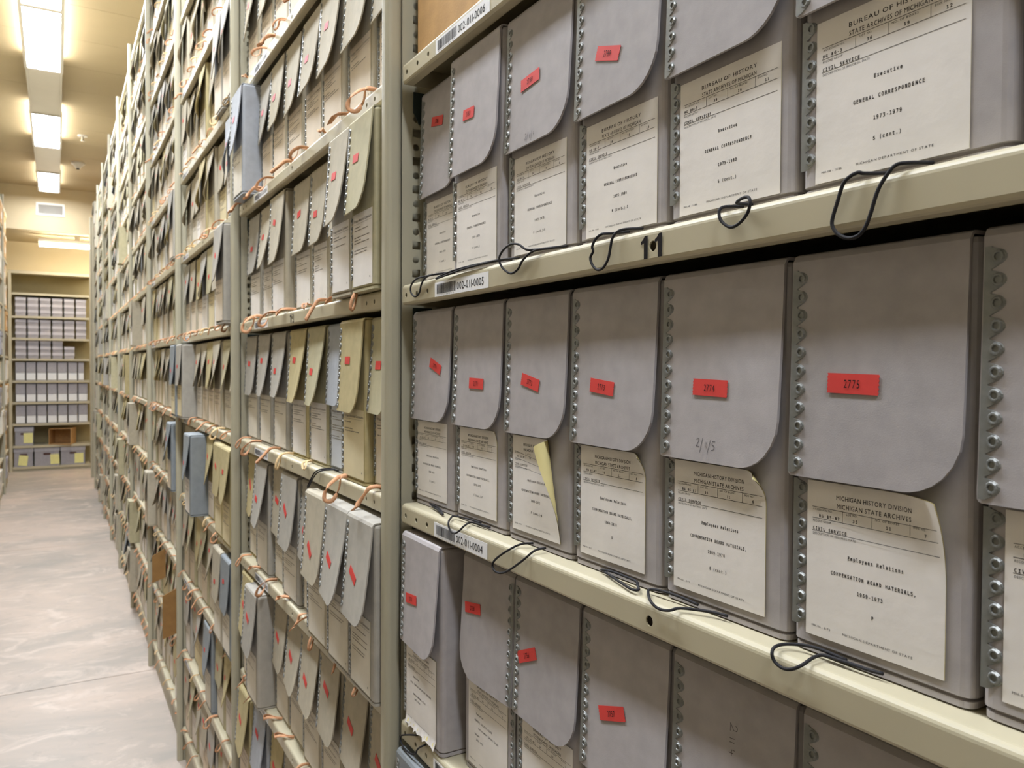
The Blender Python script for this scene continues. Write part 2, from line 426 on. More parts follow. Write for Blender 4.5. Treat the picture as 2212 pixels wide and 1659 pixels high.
# ------------------------------------------------------------------ shelving
SHD = .40
def lip_face(L, holes, y, z0, z1):
    """front sheet of the lip with real round holes, as (verts, tris)"""
    bm = bmesh.new()
    def loop(pts):
        vs = [bm.verts.new((p[0], y, p[1])) for p in pts]
        return [bm.edges.new((vs[i], vs[(i+1) % len(vs)])) for i in range(len(vs))]
    ed = loop([(0,z0),(L,z0),(L,z1),(0,z1)])
    for hx, hz, r in holes:
        ed += loop([(hx+r*math.cos(2*math.pi*a/14), hz+r*math.sin(2*math.pi*a/14)) for a in range(14)])
    bmesh.ops.triangle_fill(bm, edges=ed, use_beauty=True)
    bm.verts.index_update()
    V = [v.co.copy() for v in bm.verts]; F = [[v.index for v in f.verts] for f in bm.faces]
    bm.free(); return V, F
def shelf_mesh(L, lip=.0265, n=5):
    b = MB(); r = .0055; t = .0012
    # outer skin: top plate, rounded bend; lip return below
    prof = [(SHD, 0)] + [(r-r*math.sin(math.radians(a)), -r+r*math.cos(math.radians(a))) for a in [i*90/n for i in range(n+1)]]
    g = len(b.v)
    for y, z in prof: b.v += [(0, y, z), (L, y, z)]
    for i in range(len(prof)-1):
        b.f.append((g+2*i, g+2*i+2, g+2*i+3, g+2*i+1)); b.m.append(0)
    hs = [(.012,-.0145,.0033),(.047,-.0145,.0033),(.080,-.0145,.0033),(L/2,-.0145,.0042),(L-.012,-.0145,.0033),(L-.047,-.0145,.0033),(L-.080,-.0145,.0033)]
    V, F = lip_face(L, hs, 0, -lip+.003, -r); b.add(V, F)
    for hx, hz, rr in hs:     # metal thickness inside each hole
        c = [(hx+rr*math.cos(2*math.pi*a/14), hz+rr*math.sin(2*math.pi*a/14)) for a in range(14)]
        b.add([(p[0],0,p[1]) for p in c]+[(p[0],t*1.3,p[1]) for p in c], [(a,(a+1)%14,14+(a+1)%14,14+a) for a in range(14)])
    prof = [(0,-lip+.003),(.001,-lip+.001),(.003,-lip),(.014,-lip),(.014,-lip+.0012),(.003,-lip+.0012)]
    g = len(b.v)
    for y, z in prof: b.v += [(0,y,z),(L,y,z)]
    for i in range(len(prof)-1):
        b.f.append((g+2*i, g+2*i+2, g+2*i+3, g+2*i+1)); b.m.append(0)
    b.box(0, L, .0075, SHD, -.0022, -.0008)          # underside sheet
    b.box(0, .0012, .001, SHD, -lip, -.001); b.box(L-.0012, L, .001, SHD, -lip, -.001)
    b.box(0, L, SHD-.0012, SHD, -lip, -.001)
    me = b.build('shelf', STEEL)
    return me
def post_mesh(h):
    b = MB()
    # bead nose
    out = rrect(-.0125, .0125, -.016, .007, .0085, 5)
    b.prism(out, 0, h, 'z')
    # flange behind, right cheek punched with slots
    x1 = .0095; y0, y1 = .007, .06; p = .038
    bm = bmesh.new()
    def loop(pts):
        vs = [bm.verts.new((x1, q[0], q[1])) for q in pts]
        return [bm.edges.new((vs[i], vs[(i+1) % len(vs)])) for i in range(len(vs))]
    ed = loop([(y0,0),(y1,0),(y1,p),(y0,p)])
    ed += loop([(.0225,.005),(.034,.005),(.034,.016),(.0225,.016)])
    ed += loop([(.0275+.0048*math.cos(a*math.pi/4), .029+.0048*math.sin(a*math.pi/4)) for a in range(8)])
    bmesh.ops.triangle_fill(bm, edges=ed, use_beauty=True); bm.verts.index_update()
    V = [v.co.copy() for v in bm.verts]; F = [[v.index for v in f.verts] for f in bm.faces]; bm.free()
    n = int(h/p)
    for i in range(n):
        for sx in (1, -1):
            b.add([(v.x*sx, v.y, v.z+i*p) for v in V], F if sx > 0 else [f[::-1] for f in F])
    b.add([(-x1,y1,0),(x1,y1,0),(x1,y1,h),(-x1,y1,h)], [(0,1,2,3)])
    b.add([(-.001,y0,0),(-.001,y1,0),(-.001,y1,h),(-.001,y0,h)], [(0,1,2,3)])     # inner web
    return b.build('post', STEELD)
SHELFL = W-.06
shelf_me = shelf_mesh(SHELFL)
post_me = post_mesh(3.41)
b = MB(); b.box(.0137, W-.0137, .40, .402, .02, 3.33); back_me = b.build('back_panel', BACKP)  # unseen sheet added to keep the gaps around the boxes dark
b = MB(); b.box(.0137, W-.0137, .012, .014, 0, S[0]-.027); kick_me = b.build('kick_plate', STEELD)
b = MB(); b.box(-.0095, .0095, .36, .40, 0, 3.41); rear_me = b.build('rear_post', STEELD)
b = MB(); b.prism([(.022,-.028),(.05,-.028),(.05,-.066),(.03,-.07),(.022,-.055)], .0, .002, 'x'); clip_me = fix_normals(b.build('shelf_clip', CLIP))

def sticker(shelf, code, x0=.103, w_=.136, cols=True):
    h = .0172
    b = MB(); o = [[(x0+a*w_, -.0004, -.0238+h*c) for a in (0,1)] for c in (1,0)]
    i_ = [[(p[0], -.0001, p[2]) for p in r] for r in o]
    b.slab(o, i_); s = obj('barcode_sticker', fix_normals(b.build('barcode_sticker', STICK)), shelf)
    s['label'] = 'white barcode sticker reading %s' % code
    P = Print(); rnd = random.Random(code); x = .006
    while x < .057:
        ww = rnd.choice((.0004,.0004,.0007,.001)); P.rect(x0+x, -.0206, x0+x+ww, -.0206+.0116); x += ww+rnd.choice((.0004,.0005,.0009))
    P.text('0 0 2 0 1 1 0 0 0 %s' % code[-1], x0+.008, -.0228, .0017, width=.045)
    P.text(code, x0+.0605, -.0196, .0122, width=.066, font='sans', gap=.06)
    return P.build('sticker_print', lambda a, c: (a, -.0006, c), INK), s

ORD = ['first','second','third','fourth','fifth','sixth','seventh','eighth','ninth','tenth','eleventh','twelfth']
bay_words = ['nearest','second','third','fourth','fifth','sixth','seventh','eighth','ninth','tenth']
def bay(i, x0, label, y=0, rotz=0, n=12, near=False):
    t = thing('shelving_bay', label, 'shelving', (x0, y, 0), (0,0,rotz), group='steel archive shelving bays')
    p = obj('post', post_me, t); obj('rear_post', rear_me, t)
    obj('back_panel', back_me, t); obj('kick_plate', kick_me, t)
    sh = []
    for k in range(n):
        s = obj('shelf', shelf_me, t, (.03, 0, S[k])); sh.append(s)
        if near and k in (3,4,5,6):
            obj('shelf_clip', clip_me, s, (-.018, 0, 0))
    return t, sh
BAYS = []
bay(-1, W, 'putty steel shelving bay beside the viewer, past the marked bay', n=12)
for i in range(10):
    lab = 'putty steel shelving bay marked 1-1, nearest the camera' if i == 0 else ('putty steel shelving bay marked 1-2 beside the nearest bay' if i == 1 else 'putty steel shelving bay, %s from the camera along the aisle' % bay_words[i])
    BAYS.append(bay(i, -W*i, lab, near=i < 2))
endpost = obj('post', post_me, BAYS[9][0], (-W, 0, 0)); obj('rear_post', rear_me, BAYS[9][0], (-W, 0, 0))
# lip stickers and numbers
for k, code in ((6,'002-011-0006'),(5,'002-011-0005'),(4,'002-011-0004'),(3,'002-011-0003')):
    me, s = sticker(BAYS[0][1][k], code); obj('print', me, s)['kind'] = 'stuff'
for k in (2,3,4,5,6,7):
    me, s = sticker(BAYS[1][1][k], '002-012-000%d' % k, x0=.17, w_=.13); obj('print', me, s)['kind'] = 'stuff'
for bi in (2,3):
    for k in range(1, 9):
        me, s = sticker(BAYS[bi][1][k], '002-01%d-000%d' % (bi+1, k), x0=.06); obj('print', me, s)['kind'] = 'stuff'
def lip_number(shelf, txt):
    P = Print(); c = SHELFL/2
    def one(x):      # heavy figure one: stem and flag
        n = len(P.v); st = .0043; z0, z1 = -.0237, -.0057
        P.v += [(x+.0038,z0),(x+.0038+st,z0),(x+.0038+st,z1),(x+.0038+.001,z1),(x+.0024,z1-.0028),(x,z1-.0042),(x,z1-.0066),(x+.0038,z1-.0056)]
        P.f.append(tuple(range(n, n+8)))
    one(c-.0135)
    if txt[1] == '1': one(c+.0030)
    else: P.text('2', c+.0035, -.0237, .0245, width=.012, font='bold')
    o = obj('shelf_number', P.build('shelf_number', lambda a, b_: (a, -.0006, b_), INK), shelf)
    o['label'] = 'black stencilled number %s on the lip' % '-'.join(txt); o['kind'] = 'stuff'
lip_number(BAYS[0][1][5], '11'); lip_number(BAYS[1][1][5], '12')

# left-hand shelving: frame along the aisle
for j in range(12):
    bay(20+j, -10.67+W*(j+1), 'putty steel shelving bay across the aisle, %s from the far end' % ORD[j], y=YL, rotz=math.pi)

# ------------------------------------------------------------------ document boxes
BD = .365; BH = .252
CACHE = {}
def body_mesh(w_, material, mir=False, h=BH):
    key = ('body', round(w_,4), material.name, h)
    if key in CACHE: return CACHE[key]
    lev = [(0,.0006),(.0036,.0006),(.0039,.0024),(.0056,.0024),(.006,.0),(h-.004,0),(h-.001,.001),(h,.004)]
    V = []; F = []
    for z, ins in lev:
        V += [(p[0], p[1], z) for p in rrect(ins, w_-ins, ins, BD-ins, .0065, 4)]
    n = len(V)//len(lev)
    for i in range(len(lev)-1):
        for k in range(n):
            F.append((i*n+k, i*n+(k+1)%n, (i+1)*n+(k+1)%n, (i+1)*n+k))
    F.append(tuple(range(n))[::-1]); F.append(tuple((len(lev)-1)*n+k for k in range(n)))
    me = mesh('box_body', V, F, material)
    CACHE[key] = me; return me

FT = .0022
def flap_fn(w_, a, bb, L, mir, h=BH):
    def fn(x, s, n=0.0):
        u = x/w_
        q = max(0, s)/L
        y = -(.0006 + n + (a + bb*u)*q**1.25)
        return ((w_-x) if mir else x, y, h+.0006-s)
    return fn
def flap_mesh(w_, material, a, bb, L, R=.034, mir=False, h=BH, xr=None):
    key = ('flap', round(w_,4), material.name, a, bb, L, R, mir, h)
    if key in CACHE: return CACHE[key]
    fn = flap_fn(w_, a, bb, L, mir, h)
    xr = w_-.0035; xl = -.0004
    ss = [.003,.010,.022,.036,.05,.064,.078,.092,L-R] + [L-R+R*math.sin(math.radians(q)) for q in (15,30,45,58,70,80,87,90)]
    outer = []; inner = []
    X = (lambda x: w_-x) if mir else (lambda x: x)
    nc = 6
    U_ = [c/nc for c in range(nc+1)]
    for (yy, zz) in ((BD*.9, FT),(.006, FT),(.002, FT-.0002),(-.0006, FT-.0014)):
        outer.append([(X(xl+(xr-xl)*u), yy, h+.0006+zz) for u in U_])
        yi = max(yy,.0015) if yy > 0 else .0012
        inner.append([(X(xl+(xr-xl)*u), yi, h+.0006) for u in U_])
    for s in ss:
        d = s-(L-R); x1 = xr if d <= 0 else xr-R+math.sqrt(max(0, R*R-d*d))
        d2 = s-(L-.003); x0 = xl if d2 <= 0 else xl+.003-math.sqrt(max(0, .003**2-d2*d2))
        outer.append([fn(x0+(x1-x0)*u, s, FT) for u in U_]); inner.append([fn(x0+(x1-x0)*u, s, 0) for u in U_])
    b = MB(); b.slab(outer, inner)
    me = fix_normals(b.build('box_flap', material)); CACHE[key] = me; return me
def strip_mesh(fn, s0, n, p=.0118, key=None):
    """pressed metal edge: straight on the outside, hooked lobes with a raised ring inside"""
    if key and key in CACHE: return CACHE[key]
    V = []; F = []
    T = .00055
    prof = [(.50,.0042),(.44,.0044),(.40,.0062),(.34,.0085),(.24,.0104),(.1,.0114),(-.04,.0115),(-.16,.0106),(-.27,.009),(-.36,.0072),(-.44,.0056),(-.5,.0042)]
    rows = []
    for i in range(n):
        for t, a in prof[:-1] if i < n-1 else prof:
            rows.append((s0 + i*p + (.5-t)*p, a))
    for s, a in rows:
        V += [fn(.0004, s, T), fn(a-.0007, s, T), fn(a, s, .00005)]
    for i in range(len(rows)-1):
        for k in range(2):
            F.append((3*i+k, 3*i+3+k, 3*i+4+k, 3*i+k+1))
    for i in range(n):
        s = s0+(i+.5)*p - .0004; g = len(V); m_ = 10
        for r, hh in ((.0032, T), (.0026, T+.0009), (.0019, T+.0009), (.0015, T-.0001)):
            for k in range(m_):
                q = 2*math.pi*k/m_
                V.append(fn(.0072+r*math.cos(q), s+r*math.sin(q)*1.12, hh))
        for ring in range(3):
            for k in range(m_):
                F.append((g+ring*m_+k, g+ring*m_+(k+1)%m_, g+(ring+1)*m_+(k+1)%m_, g+(ring+1)*m_+k))
        F.append(tuple(g+3*m_+k for k in range(m_)))
    me = mesh('edge_strip', V, F, STRIPM)
    if key: CACHE[key] = me
    return me
def body_front_fn(w_, mir, h=BH):
    return lambda x, s, n=0.0: ((w_-x) if mir else x, -n-.0001, h-s)

def curl_fn(x0, z0, w_, h_, curl):
    """label sheet coordinates -> 3D; curl = None | ('corner', d, R) | ('edge', d, R, tilt)"""
    def fn(a, b_, n=0.0):
        x, z, y = a, b_, -.0003-n
        if curl:
            if curl[0] == 'corner':
                d, R, ang = curl[1], curl[2], curl[3]
                ux, uz = math.cos(ang), math.sin(ang)
                t = (a-w_)*ux + (b_-h_)*uz + d
            else:
                d, R, k = curl[1], curl[2], curl[3]
                ux, uz = math.cos(curl[4]), math.sin(curl[4])
                t = (a-w_)*ux + (b_-h_)*uz + d
            if t > 0:
                th = t/R
                dd = (R+n)*math.sin(th) - t*1.0 if th < math.pi else -t
                yy = (R+n) - (R+n)*math.cos(th) if False else R*(1-math.cos(th))
                x = a + ux*(R*math.sin(th) - t); z = b_ + uz*(R*math.sin(th) - t)
                x -= ux*n*math.sin(th)*1.0; z -= uz*n*math.sin(th)*1.0
                y = -.0003 - yy - n*math.cos(th)
        return (x0+x, y, z0+z)
    return fn
def label_mesh(fn, w_, h_, paper, nx=14, nz=14, key=None):
    if key and key in CACHE: return CACHE[key]
    b = MB()
    o = [[fn(w_*i/nx, h_*(1-j/nz), .0006 if nx > 4 else .00022) for i in range(nx+1)] for j in range(nz+1)]
    i_ = [[fn(w_*i/nx, h_*(1-j/nz), 0) for i in range(nx+1)] for j in range(nz+1)]
    for g, mi in ((o, 0), ([r[::-1] for r in i_], 1)):
        R_, C_ = len(g), len(g[0])
        b.add([p for r in g for p in r], [(r*C_+c, (r+1)*C_+c, (r+1)*C_+c+1, r*C_+c+1) for r in range(R_-1) for c in range(C_-1)], mi)
    me = b.build('paper_label', [paper, PAPERBACK], True)
    if key: CACHE[key] = me
    return me
def form_print(w_, h_, head, rg, lot, nbox, bno, service, lines, foot='MH-06 - 8/73'):
    P = Print(); k = w_/.091; T = h_-.098
    def y(v): return v+T
    P.text(head[0], .0465*k, y(.0880), .0040, font='bold', width=.0505*k, align='c', gap=.11)
    P.text(head[1], .0465*k, y(.0828), .0040, font='bold', width=.0495*k, align='c', gap=.11)
    x1 = w_-.003
    P.rect(.004, y(.0814), x1, y(.0817)); P.rect(.004, y(.0744), x1, y(.0747)); P.rect(.004, y(.0664), x1, y(.0667))
    for dx in (.026,.046,.070): P.rect(dx*k-.00012, y(.0746), dx*k+.00012, y(.0816))
    for s, xx, ww in (('ACCESSION NO.',.0045,.0145),('LOT NO.',.0285,.008),('NO. OF BOXES',.048,.0155),('BOX NO.',.072,.0085)):
        P.text(s, xx*k, y(.0794), .0019, width=ww*k, gap=.12)
    P.text(rg, .009*k if '85' in rg else .0045, y(.0754), .0034, font='mono', width=.00193*len(rg)*k)
    for s, xx in ((lot,.035),(nbox,.057),(bno,.080)):
        P.text(s, xx*k, y(.0757), .0034, font='mono', width=.00193*len(s)*k, align='c')
    P.text('RECORD GROUP', .0045, y(.0722), .0019, width=.0135*k, gap=.12)
    P.text(service, .0045, y(.0671), .0037, font='mono', width=.00193*len(service)*k)
    P.text('DESCRIPTION OF RECORDS, DATE', .0045, y(.0642), .0019, width=.031*k, gap=.12)
    for s, xx, yy in lines:
        P.text(s, xx*k, y(yy) if yy > .04 else yy+T*.6,   .0041, font='mono', width=.00195*len(s)*k, align='c')
    P.text(foot, .0045, .0058, .0019, width=.014*k, gap=.12)
    P.text('MICHIGAN DEPARTMENT OF STATE', .027*k, .0058, .0020, width=.046*k, gap=.16)
    return P
def tag_mesh(L=.036, H=.0122, material=None, teeth=5, key=None):
    material = material or RED
    k = ('tag', L, H, material.name)
    if k in CACHE: return CACHE[k]
    def rows(y):
        R = []
        n = teeth*2
        for j in range(n+1):
            d = .0006 if j % 2 else 0
            zz = H/2-H*j/n
            R.append([(-L/2+d, y, zz), (L/2-.0006+d, y, zz)])
        return R
    b = MB(); b.slab(rows(-.0003), rows(0)); me = b.build('number_tag', material); CACHE[k] = me; return me

def cord_mesh(pts, r=.00115):
    b = MB(); b.tube(crom(pts, 5), r, 7); return b.build('pull_cord', CORD, True)
def ribbon_mesh(pts, width, wdir, material, twist=0):
    P = crom(pts, 4); b = MB(); o = []; i_ = []
    n = len(P)
    for k, p in enumerate(P):
        t = (P[min(k+1, n-1)]-P[max(k-1, 0)]).normalized()
        wd = Vector(wdir); wd = Matrix.Rotation(twist*k/n, 3, t) @ (wd - t*wd.dot(t)).normalized()
        nn = t.cross(wd)
        o.append([p+wd*width/2+nn*.0003, p-wd*width/2+nn*.0003]); i_.append([p+wd*width/2-nn*.0003, p-wd*width/2-nn*.0003])
    b.slab(o, i_); return b.build('pull_tape', material, True)
def ribbon_variants(material):
    out = []
    R = random.Random(3)
    for q in range(NTAPE):
        f = R.uniform(.7,1.25); dx = R.uniform(-.012,.026); dr = R.uniform(.014,.03)*f; oy = R.uniform(.004,.024)*f
        kind = q % 5
        if kind == 4:      # lying along the top of the lip
            sg = R.choice((1,-1))
            pts = [(0,.018,.004),(.01*sg,.006,.005),(.03*sg,-.004,.005),(.045*sg,-.009,-.002),(.04*sg,-.012,-.006),(.02*sg,-.007,.004),(.004*sg,.014,.005)]
        elif kind == 3:    # pinched loop, both strands together
            pts = [(0,.018,.004),(0,.004,.0055),(.001,-.006,.002),(.004,-.012-oy*.3,-dr*.5),(.006+dx*.3,-.014-oy*.8,-dr*1.1),(.010+dx*.3,-.016-oy*.8,-dr*1.05),(.008,-.013-oy*.3,-dr*.4),(.005,-.007,.004),(.004,.004,.0065),(.004,.018,.004)]
        else:
            pts = [(0,.018,.004),(0,.004,.0055),(.0,-.006,.003),(-.003,-.0085,-dr*.45),(.002,-.011-oy*.45,-dr),(dx*.5+.004,-.011-oy,-dr*.92),(dx*.9+.004,-.010-oy*.85,-dr*.4),(dx*.9+.003,-.008-oy*.2,.002),(dx*.85+.002,.002,.0058),(dx*.6,.018,.004)]
        wd = Vector((R.uniform(-.6,1),R.uniform(-.5,.8),R.uniform(-.2,.8)))
        out.append(ribbon_mesh(pts, R.uniform(.0035,.0068), wd, material, R.uniform(-2.6,2.6)))
    return out
NTAPE = 15
RV = ribbon_variants(RIB); RVC = ribbon_variants(RIBC)

def doc_box(loc, w_, material, label, group, a=.004, bb=.004, L=.1405, R=.034, mir=False, rot=(0,0,0), strips=True, rings=(11,8), paper=None, lab=None, lab_print=None, tagspec=None, name='document_box', h=BH):
    t = thing(name, label, 'box', (loc[0], loc[1], loc[2]+.0012), rot, group)
    obj('body', body_mesh(w_, material, h=h), t)
    fl = obj('flap', flap_mesh(w_, material, a, bb, L, R, mir, h), t)
    ffn = flap_fn(w_, a, bb, L, mir, h)
    if strips:
        obj('edge_strip', strip_mesh(lambda x, s, n: ffn(x, s, FT+n), .0085, rings[0], key=('fs', round(w_,4) if mir else 0, a, bb, L, mir, h, rings) if not mir and bb == 0 else ('fs', round(w_,4), a, bb, L, mir, h)), fl)
        obj('edge_strip', strip_mesh(body_front_fn(w_, mir, h), L+.0015, rings[1], key=('bs', round(w_,4) if mir else 0, L, mir, h, rings[1])), t)
    if lab:
        x0, z0, lw, lh, curl = lab
        fn = curl_fn(x0, z0, lw, lh, curl)
        lb = obj('paper_label', label_mesh(fn, lw, lh, paper or PAPER, 26 if curl else 2, 26 if curl else 2, key=None if curl else ('lab', x0, z0, lw, lh, (paper or PAPER).name)), t)
        if lab_print:
            if isinstance(lab_print, Print):
                obj('print', lab_print.build('label_print', lambda p, q: fn(p, q, .0007 if curl else .0003), INK), lb)['kind'] = 'stuff'
            else:
                obj('print', lab_print, lb)['kind'] = 'stuff'
    if tagspec:
        tx, ts, ang, num, mt, Lt = tagspec
        e = .002
        p = Vector(ffn(tx, ts, FT+.0005))
        ex = (Vector(ffn(tx+e, ts, FT))-Vector(ffn(tx-e, ts, FT))).normalized()*(-1 if mir else 1)
        ez = (Vector(ffn(tx, ts-e, FT))-Vector(ffn(tx, ts+e, FT))).normalized()
        ey = ez.cross(ex).normalized(); ez = ex.cross(ey)
        M = Matrix((ex, ey, ez)).transposed() @ Matrix.Rotation(-ang, 3, 'Y')
        tg = obj('number_tag', tag_mesh(Lt, .0122, mt), fl, p, M.to_euler())
        if num:
            P = Print(); P.text(num, 0, -.0026, .0072, width=.0115, align='c', gap=.14)
            obj('digits', P.build('tag_digits', lambda p_, q: (p_, -.0006, q), INK), tg)
    return t, fl, ffn

# ---- nearest bay --------------------------------------------------
B_HEAD = ('MICHIGAN HISTORY DIVISION','MICHIGAN STATE ARCHIVES')
A_HEAD = ('BUREAU OF HISTORY','STATE ARCHIVES OF MICHIGAN')
rowB = [ # x, w, tag (world x, z, deg, number), curl, date, letter, box no
 (.027,.120,(.1032,1.4782,-17.4,'2770'),None,'1969-1972','C (cont.)','1'),
 (.152,.122,(.2153,1.4587,-1.3,'2771'),('corner',.010,.016,math.radians(40)),'1970-1973','C (cont.)-F','3'),
 (.278,.120,(.3313,1.4624,-11.3,'2772'),('edge',.026,.0075,0,math.radians(14)),'1969-1972','F (cont.)-N','4'),
 (.402,.122,(.4512,1.4606,-5.5,'2773'),('corner',.014,.011,math.radians(42)),'1969-1970','O','5'),
 (.528,.121,(.5819,1.4631,-1.6,'2774'),('corner',.015,.0095,math.radians(44)),'1969-1970','O (cont.)','6'),
 (.653,.117,(.6994,1.4684,-1.3,'2775'),('corner',.030,.045,math.radians(38)),'1969-1973','P','7'),
 (.774,.122,(.828,1.4684,2,'2776'),None,'1969-1973','P (cont.)','8'),
 (.900,.122,(.955,1.465,-4,'2777'),None,'1970-1973','R','9')]
tilt = [(.004,.003),(.004,.003),(.003,.004),(.003,.005),(.003,.005),(.003,.003),(.003,.003),(.004,.004)]
BOXB = []
for i, (x, w_, tg, curl, date, let, no) in enumerate(rowB):
    yf = .020
    a, bb = tilt[i]
    lw, lh = .091, .0985
    P = form_print(lw, lh, B_HEAD, 'RG 85-87', '35', '11', no, 'CIVIL SERVICE',
        [('Employees Relations',.0485,.0525),('COMPENSATION BOARD MATERIALS,',.0465,.0412),(date,.0455,.0325),(let,.0475,.0205)])
    t, fl, ffn = doc_box((x, yf, S[4]), w_, GREY, 'grey document box tagged %s, %s from the post, middle row of the nearest bay' % (tg[3], ORD[i]), 'grey document boxes in the nearest bay',
        a, bb, L=.1405, lab=(.0115 if i else .009, .0115, lw, lh, curl), lab_print=P,
        tagspec=(tg[0]-x, S[4]+BH-tg[1], math.radians(tg[2]), tg[3], RED, .0358))
    BOXB.append(t)
    if tg[3] == '2774':
        P = Print()
        hx, hz = .5796-x, BH-(1.4218-S[4])
        Q = lambda pts: [(hx+p[0]*.0011, hz-p[1]*.0011) for p in pts]
        P.stroke(Q([(-9,2.5),(-8,3.6),(-6.6,3.2),(-7,1.2),(-9.2,-2),(-6,-2)]), .0004); P.stroke(Q([(-5.6,-6),(-3,4)]), .0004)
        P.stroke(Q([(-.6,1.6),(-.4,-2.6)]), .0004); P.stroke(Q([(1,1.6),(1.2,-2.6)]), .0004); P.stroke(Q([(1.6,-6.4),(4.4,3)]), .0004)
        P.stroke(Q([(9,2.4),(6.2,2.2),(6,-.2),(8.2,-.6),(7.8,-3),(5.2,-3.6)]), .0004)
        o = obj('handwriting', P.build('handwriting', lambda p, q: ffn(p, q, FT+.0002), PENCIL), fl)
rowA = [
 (.030,.121,.030,(.0829,1.7915,-10,'2786'),'1975-1979','M (cont.)','7','CIVIL SERVICE'),
 (.155,.121,.013,(.206,1.7639,-4,'2787'),'1975-1979','M (cont.)','8','CIVIL SERVICE'),
 (.281,.124,.018,(.3313,1.7633,4.2,'2788'),'1965-1979','M (cont.)-R','9','CIVIL SERVICE'),
 (.4095,.119,.018,(.4597,1.7457,-18,'2789'),'1975-1980','R (cont.)-S','10','CIVIL SERVICE'),
 (.5325,.120,.018,(.585,1.765,-4,'2790'),'1975-1980','S (cont.)','11','CIVIL SERVICES'),
 (.6570,.130,.018,(.71,1.765,3,'2791'),'1973-1979','S (cont.)','12','CIVIL SERVICE'),
 (.7985,.122,.016,(.86,1.765,-3,'2792'),'1973-1979','T','13','CIVIL SERVICE'),  # this and the next box: unseen, added to shade the gap beside them
 (.9240,.100,.016,(.975,1.765,2,'2793'),'1973-1979','T (cont.)','14','CIVIL SERVICE')]
for i, (x, w_, yf, tg, date, let, no, sv) in enumerate(rowA):
    lw, lh = (.0965 if i < 7 else .085, .1000)
    P = form_print(lw, lh, A_HEAD, 'RG 86-3', '36', '19', no, sv,
        [('Executive',.0465,.0525),('GENERAL CORRESPONDENCE',.0465,.0405),(date,.0465,.0290),(let,.0465,.0170)], 'MH-08 - 11/86')
    t, fl, ffn = doc_box((x, yf, S[5]), w_, GREY, 'grey document box, %s from the post on the shelf marked 1-1, label box %s' % (ORD[i], no), 'grey document boxes in the nearest bay',
        .004, (.005,.003,.004,.004,.004,.003,.003,.003)[i], L=.1395, lab=(.0115, .0065, lw, lh, None), lab_print=P,
        tagspec=(tg[0]-x, S[5]+BH-tg[1], math.radians(tg[2]), tg[3], RED, .036 if i != 1 else .028))
    if i == 2:
        P = Print(); hx, hz = .3349-x, BH-(1.7071-S[5])
        Q = lambda pts: [(hx+p[0]*.0011, hz-p[1]*.0011) for p in pts]
        P.stroke(Q([(-9,2.5),(-8,3.6),(-6.6,3.2),(-7,1.2),(-9.2,-2),(-6,-2)]), .0004); P.stroke(Q([(-5.6,-4),(-3,4)]), .0004)
        P.stroke(Q([(-.6,1.6),(-.4,-2.6)]), .0004); P.stroke(Q([(1,1.6),(1.2,-2.6)]), .0004); P.stroke(Q([(2.6,-5),(3.6,4)]), .0004)
        P.stroke(Q([(7,2.4),(6.2,.2),(7.4,-.6),(8.2,-3)]), .0004)
        obj('handwriting', P.build('handwriting', lambda p, q: ffn(p, q, FT+.0002), PENCIL), fl)
C_HEAD = ('BUREAU OF HISTORY','STATE ARCHIVES OF MICHIGAN')
rowC = [
 (.038,.117,.0,(.075,1.1796,6.6,'2755'),False,[('Executive',.032,.056),('CIVIL SERVICE COMMISSION MEETINGS',.046,.047),('ANNUAL GENERAL FILES',.042,.036),('1971-1979',.036,.030)],'4'),
 (.1765,.121,.020,(.2075,1.2005,8.4,'2758'),True,[('Executive',.028,.056),('GENERAL SUBJECT FILES',.036,.048),('Enforcement Center Study',.048,.0405),('Budget',.022,.034),('1970-1978',.028,.028)],'3'),
 (.3005,.119,.020,(.3275,1.1846,23,'2756'),False,[('Executive',.0465,.0525),('GENERAL SUBJECT FILES',.0465,.0405),('1974-1979',.0465,.029)],'2'),
 (.4225,.119,.020,(.4687,1.1798,19,'2757'),False,[('Executive',.0465,.0525),('GENERAL SUBJECT FILES',.0465,.0405),('1974-1979',.0465,.029)],'5'),
 (.5440,.119,.020,None,False,[('Executive',.0465,.0525)],'6'),
 (.6660,.121,.020,None,False,[('Executive',.0465,.0525)],'7'),
 (.7910,.121,.020,None,False,[('Executive',.0465,.0525)],'8'),
 (.9160,.118,.020,None,False,[('Executive',.0465,.0525)],'9')]
Clab = ['grey document box tagged 2755 jutting over the lowest visible lip','grey document box tagged 2758 with its metal edge facing the other way','grey document box tagged 2756 between boxes 2758 and 2757','grey document box tagged 2757 below the centre hole of the lip',
 'untagged grey document box with sideways pencil marks on its flap','untagged grey document box at the lower right corner of the photo','grey document box beside the lower right corner, first out of view','grey document box beside the lower right corner, last out of view']
